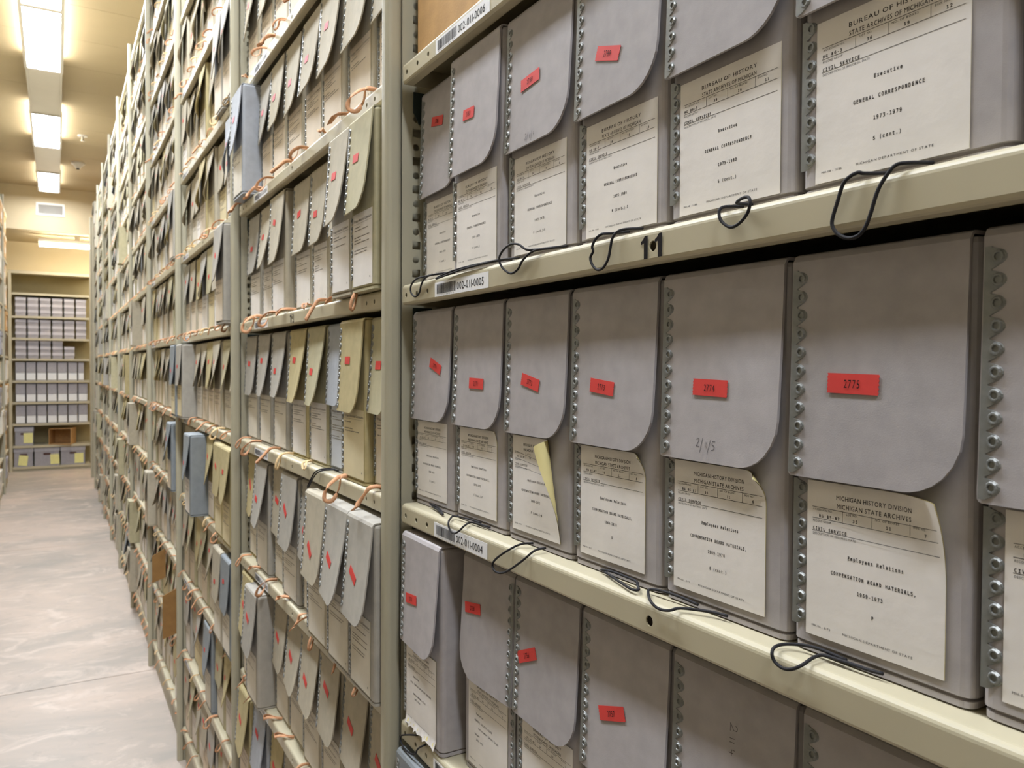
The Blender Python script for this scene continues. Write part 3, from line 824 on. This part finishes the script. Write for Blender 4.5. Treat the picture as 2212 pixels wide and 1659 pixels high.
for i, (x, w_, yf, tg, mir, lines, no) in enumerate(rowC):
    lw, lh = .092, .1035
    P = form_print(lw, lh, C_HEAD, 'RG 85-88', '34', '22', no, 'CIVIL SERVICE', lines, 'MH-08 - 11/86')
    t, fl, ffn = doc_box((x, yf, S[3]), w_, GREY, Clab[i], 'grey document boxes in the nearest bay',
        .004 if i else .003, .004 if i else .008, L=.1405, mir=mir, lab=((.0105 if not mir else .012), .009, lw, lh, ('corner',.0008,.02,math.radians(45)) if i == 0 else None), lab_print=P,
        tagspec=None if not tg else ((tg[0]-x) if not mir else w_-(tg[0]-x), S[3]+BH-tg[1], math.radians(tg[2]), tg[3], RED, .0375))
    if i == 0:       # torn lower edge of its paper label
        lme = next(c for c in t.children if c.name.startswith('paper_label')).data
        zmin = min(v.co.z for v in lme.vertices); rr = random.Random(4)
        for v in lme.vertices:
            if v.co.z < zmin+1e-5:
                q = math.sin(v.co.x*420)*.0016+math.sin(v.co.x*1130+1)*.0012
                v.co.z += -.004+q; v.co.y -= .0012+abs(q)*1.2
    if i == 4:
        P = Print(); hx, hz = .606-x, BH-(1.213-S[3])
        Q = lambda pts: [(hx+p[0]*.0013, hz-p[1]*.0013) for p in pts]
        P.stroke(Q([(2,9),(3.4,8),(3,6.4),(.8,6),(-1.8,9.6),(-1.8,5)]), .0004)
        P.stroke(Q([(1.5,1.6),(-2,1.2)]), .0004); P.stroke(Q([(1.5,-.6),(-2,-1)]), .0004)
        P.stroke(Q([(2,-4.6),(-.2,-4.8),(-.2,-8)]), .0004); P.stroke(Q([(1.2,-6.4),(-2.4,-6.8)]), .0004)
        obj('handwriting', P.build('handwriting', lambda p, q: ffn(p, q, FT+.0002), PENCIL), fl)
# cords, each under the box it pulls
CORDS = {
('A',0): [(.15,.024,1.592),(.1437,.004,1.5905),(.1166,-.003,1.5895),(.0858,-.004,1.5888),(.0684,-.004,1.5822),(.0676,-.004,1.5732),(.0814,-.004,1.5667),(.0949,-.004,1.571),(.1014,-.004,1.5811),(.1166,-.003,1.589),(.1437,.004,1.5898),(.148,.024,1.592)],
('A',1): [(.305,.016,1.591),(.2711,.004,1.5905),(.214,.0,1.59),(.1695,-.0025,1.5875),(.1437,-.004,1.5835),(.1695,-.003,1.585),(.2141,-.0015,1.588),(.2647,.002,1.5898),(.28,.012,1.591)],
('A',2): [(.39,.018,1.592),(.378,.006,1.5908),(.3628,-.001,1.5905),(.3522,-.004,1.5919),(.3387,-.005,1.5985),(.3247,-.006,1.600),(.309,-.006,1.5955),(.3023,-.006,1.588),(.3077,-.005,1.5788),(.3222,-.004,1.5718),(.3362,-.004,1.5744),(.347,-.004,1.5829),(.3628,-.002,1.5892),(.378,.005,1.5902),(.388,.018,1.592)],
('A',3): [(.482,.018,1.592),(.4793,.002,1.5895),(.4714,-.002,1.5897),(.4654,-.004,1.5865),(.4615,-.005,1.5805),(.4615,-.004,1.5763),(.4575,-.004,1.5714),(.4607,-.004,1.565),(.4678,-.004,1.5601),(.4757,-.004,1.561),(.4824,-.004,1.5673),(.4852,-.004,1.5752),(.4879,-.004,1.5835),(.4917,-.002,1.5885),(.4963,.003,1.5905),(.50,.018,1.592)],
('A',4): [(.616,.018,1.591),(.6184,.002,1.5895),(.6227,-.002,1.590),(.6298,-.004,1.5908),(.6347,-.005,1.5895),(.6366,-.006,1.5854),(.6335,-.005,1.5796),(.6258,-.004,1.5745),(.6179,-.004,1.573),(.6104,-.004,1.5774),(.6073,-.004,1.5828),(.6072,-.001,1.5885),(.608,.018,1.591)],
('A',5): [(.718,.018,1.591),(.7144,.002,1.5895),(.7128,-.001,1.590),(.7092,-.003,1.5885),(.705,-.004,1.5846),(.7013,-.004,1.575),(.6982,-.004,1.5662),(.6982,-.004,1.5614),(.7022,-.004,1.5562),(.7087,-.004,1.5529),(.715,-.004,1.5534),(.7195,-.004,1.5573),(.723,-.004,1.5649),(.7268,-.004,1.5759),(.7306,-.003,1.583),(.7353,-.001,1.589),(.74,.003,1.590),(.745,.018,1.591)],
('B',0): [(.0804,.0175,1.3018),(.1065,.016,1.3018),(.1233,.013,1.3005),(.1414,.0077,1.2987),(.1130,.0135,1.2995),(.0870,.0172,1.3008)],
('B',1): [(.2196,.018,1.3012),(.193,.0155,1.3015),(.1631,.0125,1.300),(.17,.0043,1.2995),(.1796,-.0035,1.2961),(.1854,-.004,1.2888),(.1966,-.004,1.2871),(.2094,-.004,1.2925),(.215,.0004,1.2992),(.2053,.0145,1.2995),(.2415,.018,1.300)],
('B',2): [(.333,.018,1.3005),(.3272,.0064,1.2995),(.3165,-.004,1.2913),(.2959,-.005,1.2788),(.2892,-.005,1.2706),(.296,-.005,1.2662),(.308,-.004,1.2672),(.3253,-.004,1.2751),(.3502,-.004,1.2899),(.3574,.0045,1.2995),(.3559,.018,1.3002)],
('B',3): [(.4469,.018,1.2995),(.4632,.017,1.3018),(.4828,.016,1.3022),(.4996,.0145,1.3022),(.5036,.0125,1.3004),(.5117,.0071,1.2992),(.5073,.0034,1.2992),(.4862,.0083,1.2992),(.4618,.015,1.2992),(.4512,.018,1.2992)],
('B',4): [(.5677,.018,1.3005),(.5507,.0165,1.302),(.5311,.015,1.302),(.5175,.0135,1.300),(.5278,.0039,1.2992),(.5397,-.0035,1.2982),(.5488,-.004,1.2957),(.5599,-.0035,1.2972),(.5651,.0039,1.2992),(.5842,.015,1.3),(.5976,.018,1.3002)],
('B',5): [(.6955,.018,1.3005),(.6774,.0165,1.3018),(.6651,.0155,1.3008),(.6559,.0097,1.2995),(.6558,.0007,1.2992),(.6574,-.004,1.2967),(.6594,-.004,1.2921),(.6652,-.004,1.29),(.6721,-.004,1.2911),(.68,-.004,1.296),(.6808,.0053,1.2992),(.6811,.0145,1.2995),(.6927,.0155,1.3),(.7039,.0165,1.3),(.7115,.017,1.3),(.7199,.018,1.3005)],
('C',0): [(.0827,.0,1.0055),(.0618,-.004,.9984),(.0375,-.004,.9868),(.0375,-.004,.9791),(.0499,-.004,.9749),(.0714,-.004,.9776),(.0853,-.004,.9837),(.0944,-.004,.994),(.1106,-.0005,1.0055)],
}
ROWX = {'A': [(r[0], r[2], S[5]) for r in rowA], 'B': [(r[0], .02, S[4]) for r in rowB], 'C': [(r[0], r[2], S[3]) for r in rowC]}
def find(lbl): return next(o for o in bpy.data.objects if o.get('label') == lbl)
OWN = {('B',i): BOXB[i] for i in range(8)}
for i, r in enumerate(rowA): OWN['A',i] = find('grey document box, %s from the post on the shelf marked 1-1, label box %s' % (ORD[i], r[6]))
for i in range(len(rowC)): OWN['C',i] = find(Clab[i])
for key, pts in CORDS.items():
    rx, ry, rz = ROWX[key[0]][key[1]]
    o = obj('pull_cord', cord_mesh([(p[0]-rx, p[1]-ry, p[2]-rz) for p in pts]), OWN[key])
    o['label'] = 'black elastic pull cord'
# torn lower edge of the label on box 2755
# brown carton on the shelf above, dark blue box at the bottom corner
t = thing('cardboard_carton', 'large brown cardboard carton on the shelf stickered 002-011-0006', 'carton', (.033, .018, S[6]+.001))
b = MB(); b.prism(rrect(0,.40,0,.36,.004,2), 0, .245, 'z'); obj('body', b.build('carton_body', CARD), t)
b = MB(); b.box(.002,.398,.002,.178,.246,.249); obj('flap', b.build('carton_flap', CARD), t)
b = MB(); b.box(.002,.398,.182,.358,.246,.249); obj('flap', b.build('carton_flap', CARD), t)
doc_box((.034,-.006,S[2]), .12, BLUE, 'dark blue-grey document box cut by the bottom edge below box 2755', 'grey document boxes in the nearest bay', .004,.003, lab=(.0115,.009,.092,.1,None))
for q in range(1,4): pass

# ---- second bay: rows measured from the photo ---------------------------
def small_print(seed, w_=.096):
    R = random.Random(seed); P = Print(); h_ = .106
    P.text('Michigan Historical Commission', .0035, h_-.0125, .0058, font='bold', width=w_-.007, gap=.08)
    P.rect(.003, h_-.0155, w_-.003, h_-.0152)
    y = h_-.021
    for g in range(R.randint(2,4)):
        for l in range(R.randint(1,3)):
            x = .006; e = R.uniform(.03,w_-.011)
            while x < e:
                ww = R.uniform(.004,.011); P.rect(x, y, min(x+ww, e), y+.0012); x += ww+.0014
            y -= .0042
        y -= .006
    P.rect(w_-.011, .009, w_-.0085, .0115)
    fn = curl_fn(.0115, .008, w_, h_, None)
    return P.build('label_print', lambda p, q: fn(p, q, .00045), INKSOFT)
SP = [small_print(i) for i in range(5)]; SPN = [small_print(i, .082) for i in range(5)]
shelf_word = {1:'lowest',2:'third lowest',3:'fourth lowest',4:'shelf below the 1-2 lip',5:'shelf marked 1-2',6:'shelf above the 1-2 lip',7:'top visible shelf'}
place2 = {7:'highest shelf in view', 6:'shelf just above the 1-2 lip', 5:'shelf with the 1-2 lip', 4:'shelf just below the 1-2 lip', 3:'second shelf below the 1-2 lip', 2:'third shelf below the 1-2 lip', 1:'lowest shelf in view'}
X2 = {7:[-1.03,-.885,-.755,-.63,-.505,-.38,-.255,-.13],
 6:[-1.005,-.882,-.765,-.645,-.507,-.385,-.255,-.130],
 5:[-1.018,-.875,-.742,-.592,-.462,-.352,-.246,-.139],
 4:[-1.043,-.902,-.760,-.607,-.468,-.354,-.238,-.122],
 3:[-1.033,-.888,-.763,-.633,-.507,-.372,-.246,-.129],
 2:[-1.010,-.880,-.752,-.632,-.507,-.382,-.265,-.142],
 1:[-1.030,-.905,-.782,-.660,-.537,-.412,-.287,-.160]}
Y2 = {7:[.02]*8, 6:[-.022,.02,.018,.02,.018,.016,.02,.024], 5:[.022,.02,.010,.022,.02,.028,-.012,-.014], 4:[.02,.019,.018,.018,.016,.02,.004,.016],
 3:[.022,.008,.02,.006,.014,-.016,-.018,-.02], 2:[.002,-.018,.02,.02,.014,.014,.02,.022], 1:[-.004,.008,.02,.02,.02,.02,.02,.02]}
M2 = {7:[WARM]*8, 6:[PALEBLUE,STONE,WARM,WARM,WARM,WARM,WARM,WARM], 5:[STONE,WARM,WARM,WARM,WARM,WARM,WARM,OLIVE], 4:[STONE,STONE,STONE,TAN,OLIVE,PALEBLUE,TAN,OLIVE],
 3:[TAN,STONE,WARM,STONE,STONE,WARM,STONE,STONE], 2:[TAN,STONE,WARM,WARM,WARM,WARM,WARM,WARM], 1:[TAN,PALEBLUE,TAN,WARM,WARM,WARM,WARM,WARM]}
colname = {'grey_board':'grey','warm_grey_board':'warm grey','stone_grey_board':'stone grey','olive_board':'olive','tan_board':'tan','blue_grey_board':'blue-grey','pale_blue_board':'pale blue'}
LX2 = {7:[-.967,-.756,-.68,-.594,-.459,-.34,-.213,-.085], 6:[-1.006,-.825,-.713,-.557,-.452,-.34,-.206,-.087], 5:[-.93,-.83,-.69,-.56,-.44,-.33,-.22,-.12],
 4:[-.98,-.87,-.69,-.58,-.44,-.33,-.201,-.075], 3:[-.98,-.83,-.72,-.56,-.45,-.345,-.225,-.105], 2:[-.956,-.864,-.676,-.579,-.459,-.34,-.213,-.105], 1:[-.97,-.85,-.72,-.6,-.48,-.35,-.23,-.1]}
TAGROT = {3:[60,10,20,55,30,60,35,40], 2:[25,30,30,30,30,30,30,30], 5:[4,8,20,-10,6,0,6,6], 4:[6,4,0,4,4,0,0,0], 6:[-4,4,4,6,10,14,12,10], 7:[6]*8, 1:[30,20,20,20,20,20,20,20]}
R = random.Random(11)
for k in (7,6,5,4,3,2,1):
    for i in range(8):
        x = X2[k][i]; nx = X2[k][i+1] if i < 7 else -.0165
        w_ = round(max(.095, min(.122, nx-x-.003)), 3)
        if k == 5 and i in (6,7): w_ = .102
        mt = M2[k][i]
        a = R.choice((.006,.009,.011)); bb = R.choice((.008,.012,.016))
        if k == 4 and i in (3,4): a, bb = .008,.018
        paper = {7:PAPERC,6:PAPERC,5:PAPER,4:PAPERG,3:PAPERG,2:PAPERG,1:PAPERC}[k]
        if k == 4: paper = [PAPERG,PAPERG,PAPERG,PAPER,PAPER,PAPERB,PAPERY,PAPERC][i]
        if k == 6 and i == 0: paper = PAPERG
        notag = (k == 4 and i == 5)
        lab = '%s box, %s from the far post, %s, second bay' % (colname[mt.name], ORD[i], place2[k])
        sc = .096 if w_ > .11 else .082
        t, fl, ffn = doc_box((x, Y2[k][i], S[k]), w_, mt, lab, 'document boxes in the bay marked 1-2', a, bb, L=R.choice((.138,.1405,.143)) if k != 3 else .146,
            lab=(.0115, .008, sc, .106, None), paper=paper, lab_print=(SP if sc > .09 else SPN)[R.randrange(5)],
            tagspec=None if notag else (w_*.42, R.uniform(.055,.085) if k != 3 else R.uniform(.07,.095), math.radians(-TAGROT[k][i]*.6), None, PINK if k >= 6 else RED, .026 if k >= 4 else .034))
        lx = LX2[k][i]
        if k == 4 and i == 5:
            o = obj('pull_cord', cord_mesh([(.03,.0,.002),(.02,-.012,.003),(0,-.026,-.004),(-.03,-.03,-.03),(-.035,-.03,-.034),(-.028,-.03,-.033),(.012,-.026,-.004),(.04,-.01,.003),(.05,.0,.002)], .0013), t)
        else:
            o = obj('pull_tape', (RV if (k, i) not in ((4,3),(4,4)) else RVC)[R.randrange(NTAPE)], t, (lx-x-.01, -Y2[k][i]-.0, 0))
# peeling yellow label between two boxes
# ---- third and fourth bays -----------------------------------------------
place3 = ['floor-level','second lowest','third lowest','fourth lowest','fifth lowest','sixth lowest','seventh lowest','eighth lowest','ninth lowest','tenth lowest','eleventh lowest']
JUT = {(2,4,0):(-.035,BLUE),(2,4,1):(-.03,STONE),(2,3,3):(-.04,BLUE),(2,3,6):(-.012,TAN),(2,3,7):(-.014,TAN),(2,2,6):(-.015,WARM),(2,2,7):(-.015,BLUE),(2,1,4):(.0,BLUE),(2,5,7):(-.03,STONE),(2,6,7):(0,PALEBLUE),
       (3,3,7):(-.03,BLUE),(3,6,7):(-.02,STONE),(3,2,0):(-.03,WARM),(2,7,6):(-.01,STONE),(2,7,7):(-.01,STONE)}
B34 = {}
for bi in (2,3):
    kmax = 9 if bi == 2 else 11
    for k in range(0, kmax):
        for i in range(8):
            x = -W*bi + .028 + i*.1285 + R.uniform(-.001,.001)
            yf = .02+R.uniform(-.012,.006); mt = R.choice((WARM,WARM,WARM,WARM,OLIVE,STONE,TAN))
            if (bi,k,i) in JUT: yf, mt = JUT[bi,k,i]
            v_ = R.randrange(4)
            a, bb = ((.004,.006),(.006,.014),(.008,.022),(.004,.03))[v_]
            lab = '%s box, %s from the far post, %s shelf, %s bay' % (colname[mt.name], ORD[i], place3[k], bay_words[bi])
            paper = R.choice((PAPERC,PAPERC,PAPER,PAPERY,PAPERG))
            t, fl, ffn = doc_box((x, yf, S[k]), .122, mt, lab, 'document boxes in the third and fourth bays', a, bb, L=.1405, strips=False,
                lab=(.0115,.008,.096,.106,None), paper=paper, lab_print=SP[R.randrange(5)] if bi == 2 else None,
                tagspec=(.05, R.choice((.06,.075,.09)), math.radians(R.choice((-20,-5,0,8))), None, RED, .026))
            obj('pull_tape', (RV if R.random() < .75 else RVC)[R.randrange(NTAPE)], t, (R.uniform(.01,.07), -yf, .001)).scale = (.8,)*3; B34[bi,k,i] = t
# brown lids hanging open into the aisle in the fourth bay
KR = mat('kraft_inside', rgb(150,112,64), .85, .08, 30)
for (bi, k, i), (x, yy, z0, z1) in {(3,1,7):(.118,-.055,.03,.222),(3,1,3):(.118,-.05,.115,.262)}.items():
    b = MB(); o = [[(x,-.012,z1),(x-.006,yy-.015,z1-.03)],[(x,-.012,z0+.02),(x-.006,yy-.015,z0)]]
    i_ = [[(p[0]+.004, p[1], p[2]) for p in r] for r in o]
    b.slab(o, i_); oo = obj('open_lid', fix_normals(b.build('open_lid', KR)), B34[bi,k,i]); oo['label'] = 'brown inner lid hanging open'
# ---- far bays: too small to pick apart ------------------------------------
fb = MB(); ft = MB(); R = random.Random(5)
for bi in range(4, 10):
    for k in range(0, 11):
        n = 8
        for i in range(n):
            x = -W*bi + .028 + i*.1285; yf = .02+R.uniform(-.015,.008); mi = R.choice((0,1,1,1,1,2,2,3,4 if R.random() < .3 else 1))
            if R.random() < .05: yf = -.03
            if bi in (7,) and k > 5 and R.random() < .5: continue
            fb.box(x, x+.121, yf, yf+.33, S[k]+.001, S[k]+.248, mi)
            tl = R.choice((.008,.016,.026,.034)); l = .105+R.uniform(-.004,.004)
            xr = x+.118
            z1 = S[k]+.25; z0 = S[k]+l
            o = [[(x,yf-.003,z1),(xr,yf-.003,z1)],[(x,yf-.006,z0),(xr,yf-tl,z0)]]
            i_ = [[(p[0],p[1]+.002,p[2]) for p in r] for r in o]
            fb.slab(o, i_, mi)
            pm_ = 5+R.randrange(3)
            fb.box(x+.012, x+.108, yf-.0012, yf-.0002, S[k]+.008, S[k]+.112, pm_)
            if R.random() < .6:
                zt = S[k]+R.uniform(.16,.2); q = (z1-zt)/(z1-z0); yt = yf-.003-(tl-.003)*q*.5-.0015
                fb.box(x+.04, x+.066, yt-.0012, yt-.0004, zt, zt+.012, 8)
            if R.random() < .75 and bi < 9 and yf > -.02:
                lx = x+R.uniform(.02,.06); dr = R.uniform(.015,.03); ww = R.uniform(.008,.02)
                pts = [(lx,yf-.004,S[k]+.003),(lx,-.004,S[k]+.002),(lx-.004,-.014,S[k]-dr*.6),(lx+ww*.5,-.018,S[k]-dr),(lx+ww,-.012,S[k]-dr*.5),(lx+ww,-.004,S[k]+.002),(lx+ww,yf-.004,S[k]+.003)]
                o = [[(p[0]-.002,p[1]-.002,p[2]),(p[0]+.002,p[1]+.002,p[2])] for p in pts]
                i_ = [[(q_[0]+.0008,q_[1]-.0008,q_[2]) for q_ in r] for r in o]
                ft.slab(o, i_, R.choice((0,0,0,1)))
o = obj('document_boxes', fix_normals(fb.build('document_boxes', [STONE,WARM,OLIVE,TAN,BLUE,PAPERC,PAPERG,PAPER,RED])))
tag(o, 'tightly packed grey document boxes filling the far bays of the long shelving', 'boxes', None, 'stuff')
o = obj('pull_tapes', fix_normals(ft.build('pull_tapes', [RIB,RIBC])))
tag(o, 'orange cotton tape loops hanging over the lips of the far bays', 'tape', None, 'stuff')

# ------------------------------------------------------------------ end shelving across the aisle
ESZ = [.06,.354,.661,.961,1.26,1.566,1.852,2.157,2.475]
et = thing('shelving_bay', 'putty steel shelving unit closing the end of the aisle', 'shelving', (XE, 0, 0), group='steel archive shelving bays')
EY0, EY1 = -.95, .035
for yy in (EY0, EY1):
    b = MB(); b.prism(rrect(-.03,.0,yy-.02,yy+.02,.006,3), 0, 2.78, 'z'); obj('post', b.build('end_post', STEEL), et)
for z in ESZ:
    b = MB(); b.box(-.42, 0, EY0+.022, EY1-.022, z-.001, z); b.box(-.001, 0, EY0+.022, EY1-.022, z-.03, z-.001); b.box(-.012, -.001, EY0+.022, EY1-.022, z-.03, z-.029)
    obj('shelf', b.build('end_shelf', STEEL), et)
b = MB(); b.box(-.43, .004, EY0-.02, EY1+.02, 2.755, 2.78); b.box(0,.004,EY0-.02,EY1+.02,2.74,2.755); obj('canopy', b.build('canopy', STEEL), et)
b = MB(); b.box(-.425, -.421, EY0, EY1, .03, 2.755); obj('back_panel', b.build('end_back', BACKP), et)
b = MB(); b.box(-.02, -.015, EY0+.022, EY1-.022, 0, .03); obj('kick_plate', b.build('end_kick', STEELD), et)
# stacks of flat file boxes
def flat_box(y, z, h, w_, label, R):
    t = thing('flat_file_box', label, 'box', (XE-.03, y, z), group='pale flat file boxes on the end shelving')
    hb = h*.52
    b = MB(); b.prism(rrect(-.30,0,0,w_,.004,2), 0, hb, 'z'); obj('tray', b.build('flat_tray', FLAT), t)
    b = MB(); b.prism(rrect(-.302,.003,-.003,w_+.003,.004,2), hb+.0005, h, 'z'); obj('lid', b.build('flat_lid', FLATD), t)
R = random.Random(21)
LV = {7:'top stocked', 6:'second stocked', 5:'third stocked'}
for k in (7,6,5):
    for c in range(6):
        if k == 5 and c == 5: continue
        y = -.885 + c*.1465; n = 3 if not (k == 5 and c == 4) else 2
        hh = .085
        for j in range(n):
            flat_box(y, ESZ[k]+.001+j*(hh+.001), hh, .122, 'pale grey flat file box, %s of stack %s, %s shelf of end unit' % (['bottom','middle','top'][j], ['one','two','three','four','five','six'][c], LV[k]), R)
# upright document boxes with white label panels
for k, nm in ((4,'upper'),(3,'middle'),(2,'lower')):
    for c in range(7):
        y = -.888 + c*.1265; w_ = .112 if not (k == 4 and c == 6) else .07
        t = thing('document_box', 'grey box with white lower label, %s from the left, %s box row of end unit' % (ORD[c], nm), 'box', (XE-.025, y, ESZ[k]+.001), group='labelled grey boxes on the end shelving')
        b = MB(); b.prism(rrect(-.33,0,0,w_,.004,2), 0, .252, 'z'); obj('body', b.build('end_box_body', BANK), t)
        b = MB(); o = [[(.003,0,.254),(.003,w_-.002,.254)],[(.006,0,.112),(.006,w_-.002,.112)]]; i_ = [[(.0005,p[1],p[2]) for p in r] for r in o]
        b.slab(o, i_); obj('flap', fix_normals(b.build('end_box_flap', BANK)), t)
        b = MB(); b.box(.0002,.0012,.003,w_-.004,.012,.108); obj('paper_label', b.build('end_box_label', WHITEL), t)
# banker boxes and brown carton
def banker(y, z, w_, h, label, note):
    t = thing('banker_box', label, 'box', (XE-.03, y, z), group='lidded banker boxes at the foot of the end shelving')
    b = MB(); b.prism(rrect(-.36,0,0,w_,.004,2), 0, h-.055, 'z'); obj('body', b.build('banker_body', BANK), t)
    b = MB(); b.prism(rrect(-.364,.006,-.006,w_+.006,.004,2), h-.0545, h, 'z'); obj('lid', b.build('banker_lid', BANKL), t)
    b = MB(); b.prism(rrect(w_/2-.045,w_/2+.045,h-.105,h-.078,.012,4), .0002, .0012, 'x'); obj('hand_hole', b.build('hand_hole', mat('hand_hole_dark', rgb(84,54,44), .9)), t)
    ny, nz, a = note
    b = MB(); c, s = math.cos(a), math.sin(a)
    P = [(ny+p*c-q*s, nz+p*s+q*c) for p, q in ((-.055,-.07),(.055,-.07),(.055,.07),(-.055,.07))]
    b.prism(P, .0015, .0022, 'x'); obj('note', fix_normals(b.build('note', NOTE)), t)
banker(-.90, ESZ[1]+.001, .215, .255, 'grey lidded banker box with yellow note above the floor row', (.155,.105,0))
banker(-.912, ESZ[0]+.001, .222, .258, 'grey lidded banker box with tilted yellow note, first on the bottom shelf', (.105,.087,-.12))
banker(-.672, ESZ[0]+.001, .30, .258, 'grey lidded banker box with yellow note, middle of the bottom shelf', (.245,.09,.03))
banker(-.352, ESZ[0]+.001, .30, .258, 'grey lidded banker box with yellow note, last on the bottom shelf', (.225,.09,.0))
t = thing('cardboard_carton', 'open brown cardboard carton lying on its side on the end shelving', 'carton', (XE-.02, -.50, ESZ[1]+.002), (0,0,math.radians(-14)))
KR = mat('kraft_inside', rgb(150,112,64), .85, .08, 30)
for nm, a in (('panel',(-.3,0,0,.28,0,.004)),('panel',(-.3,0,0,.28,.221,.225)),('panel',(-.3,0,0,.004,.004,.221)),('panel',(-.3,0,.276,.28,.004,.221)),('panel',(-.3,-.296,.004,.276,.004,.221))):
    b = MB(); b.box(*a); obj(nm, b.build('carton_panel', CARD), t)

# ------------------------------------------------------------------ cartons on the shelving across the aisle
R = random.Random(9); pal = [(CARD,'brown'),(BANK,'grey'),(PAPERG,'off-white'),(PAPERG,'off-white'),(CARD,'brown')]
dist = ['at the far end','second from the far end']
for j in range(2):
    for k in range(11):
        for c in range(3):
            mt, cn = R.choice(pal)
            if 0.3 < 0 : pass
            x = -10.67+W*j+.04+c*.335; w_ = .315; h = R.choice((.235,.25,.22))
            t = thing('storage_carton', '%s carton, %s along the %s shelf across the aisle, %s' % (cn, ORD[c], place3[k], dist[j]), 'carton', (x, YL+R.uniform(-.045,.02), S[k]+.001), group='cartons on the shelving across the aisle')
            b = MB(); b.prism(rrect(0,w_,-.34,0,.004,2), 0, h-.05, 'z'); obj('body', b.build('storage_body', mt), t)
            b = MB(); b.prism(rrect(-.004,w_+.004,-.344,.004,.004,2), h-.0495, h, 'z'); obj('lid', b.build('storage_lid', mt), t)
            b = MB(); b.box(.1,.2,.0003,.0012,.06,.13); obj('paper_label', b.build('storage_label', PAPER), t)

# boxes filling the rest of the facing shelving, alongside and behind the viewer
R = random.Random(31); lb = MB()
for j in range(2, 12):
    for k in range(11):
        for i in range(8):
            x = -10.67+W*j+.03+i*.1285; yf = YL-.02+R.uniform(-.006,.008); mi = R.choice((0,1,1,2,3))
            lb.box(x, x+.122, yf-.34, yf, S[k]+.001, S[k]+.25, mi)
            o = [[(x+.122,yf+.003,S[k]+.25),(x+.004,yf+.003,S[k]+.25)],[(x+.122,yf+.007,S[k]+.11),(x+.004,yf+R.choice((.01,.016)),S[k]+.11)]]
            i_ = [[(p[0],p[1]-.002,p[2]) for p in r] for r in o]
            lb.slab(o, i_, mi); lb.box(x+.012, x+.108, yf+.0002, yf+.001, S[k]+.008, S[k]+.108, 4)
o = obj('facing_document_boxes', fix_normals(lb.build('facing_document_boxes', [GREY,WARM,OLIVE,TAN,PAPERC])))
tag(o, 'grey document boxes packed along the facing shelving, outside the photo', 'boxes', None, 'stuff')
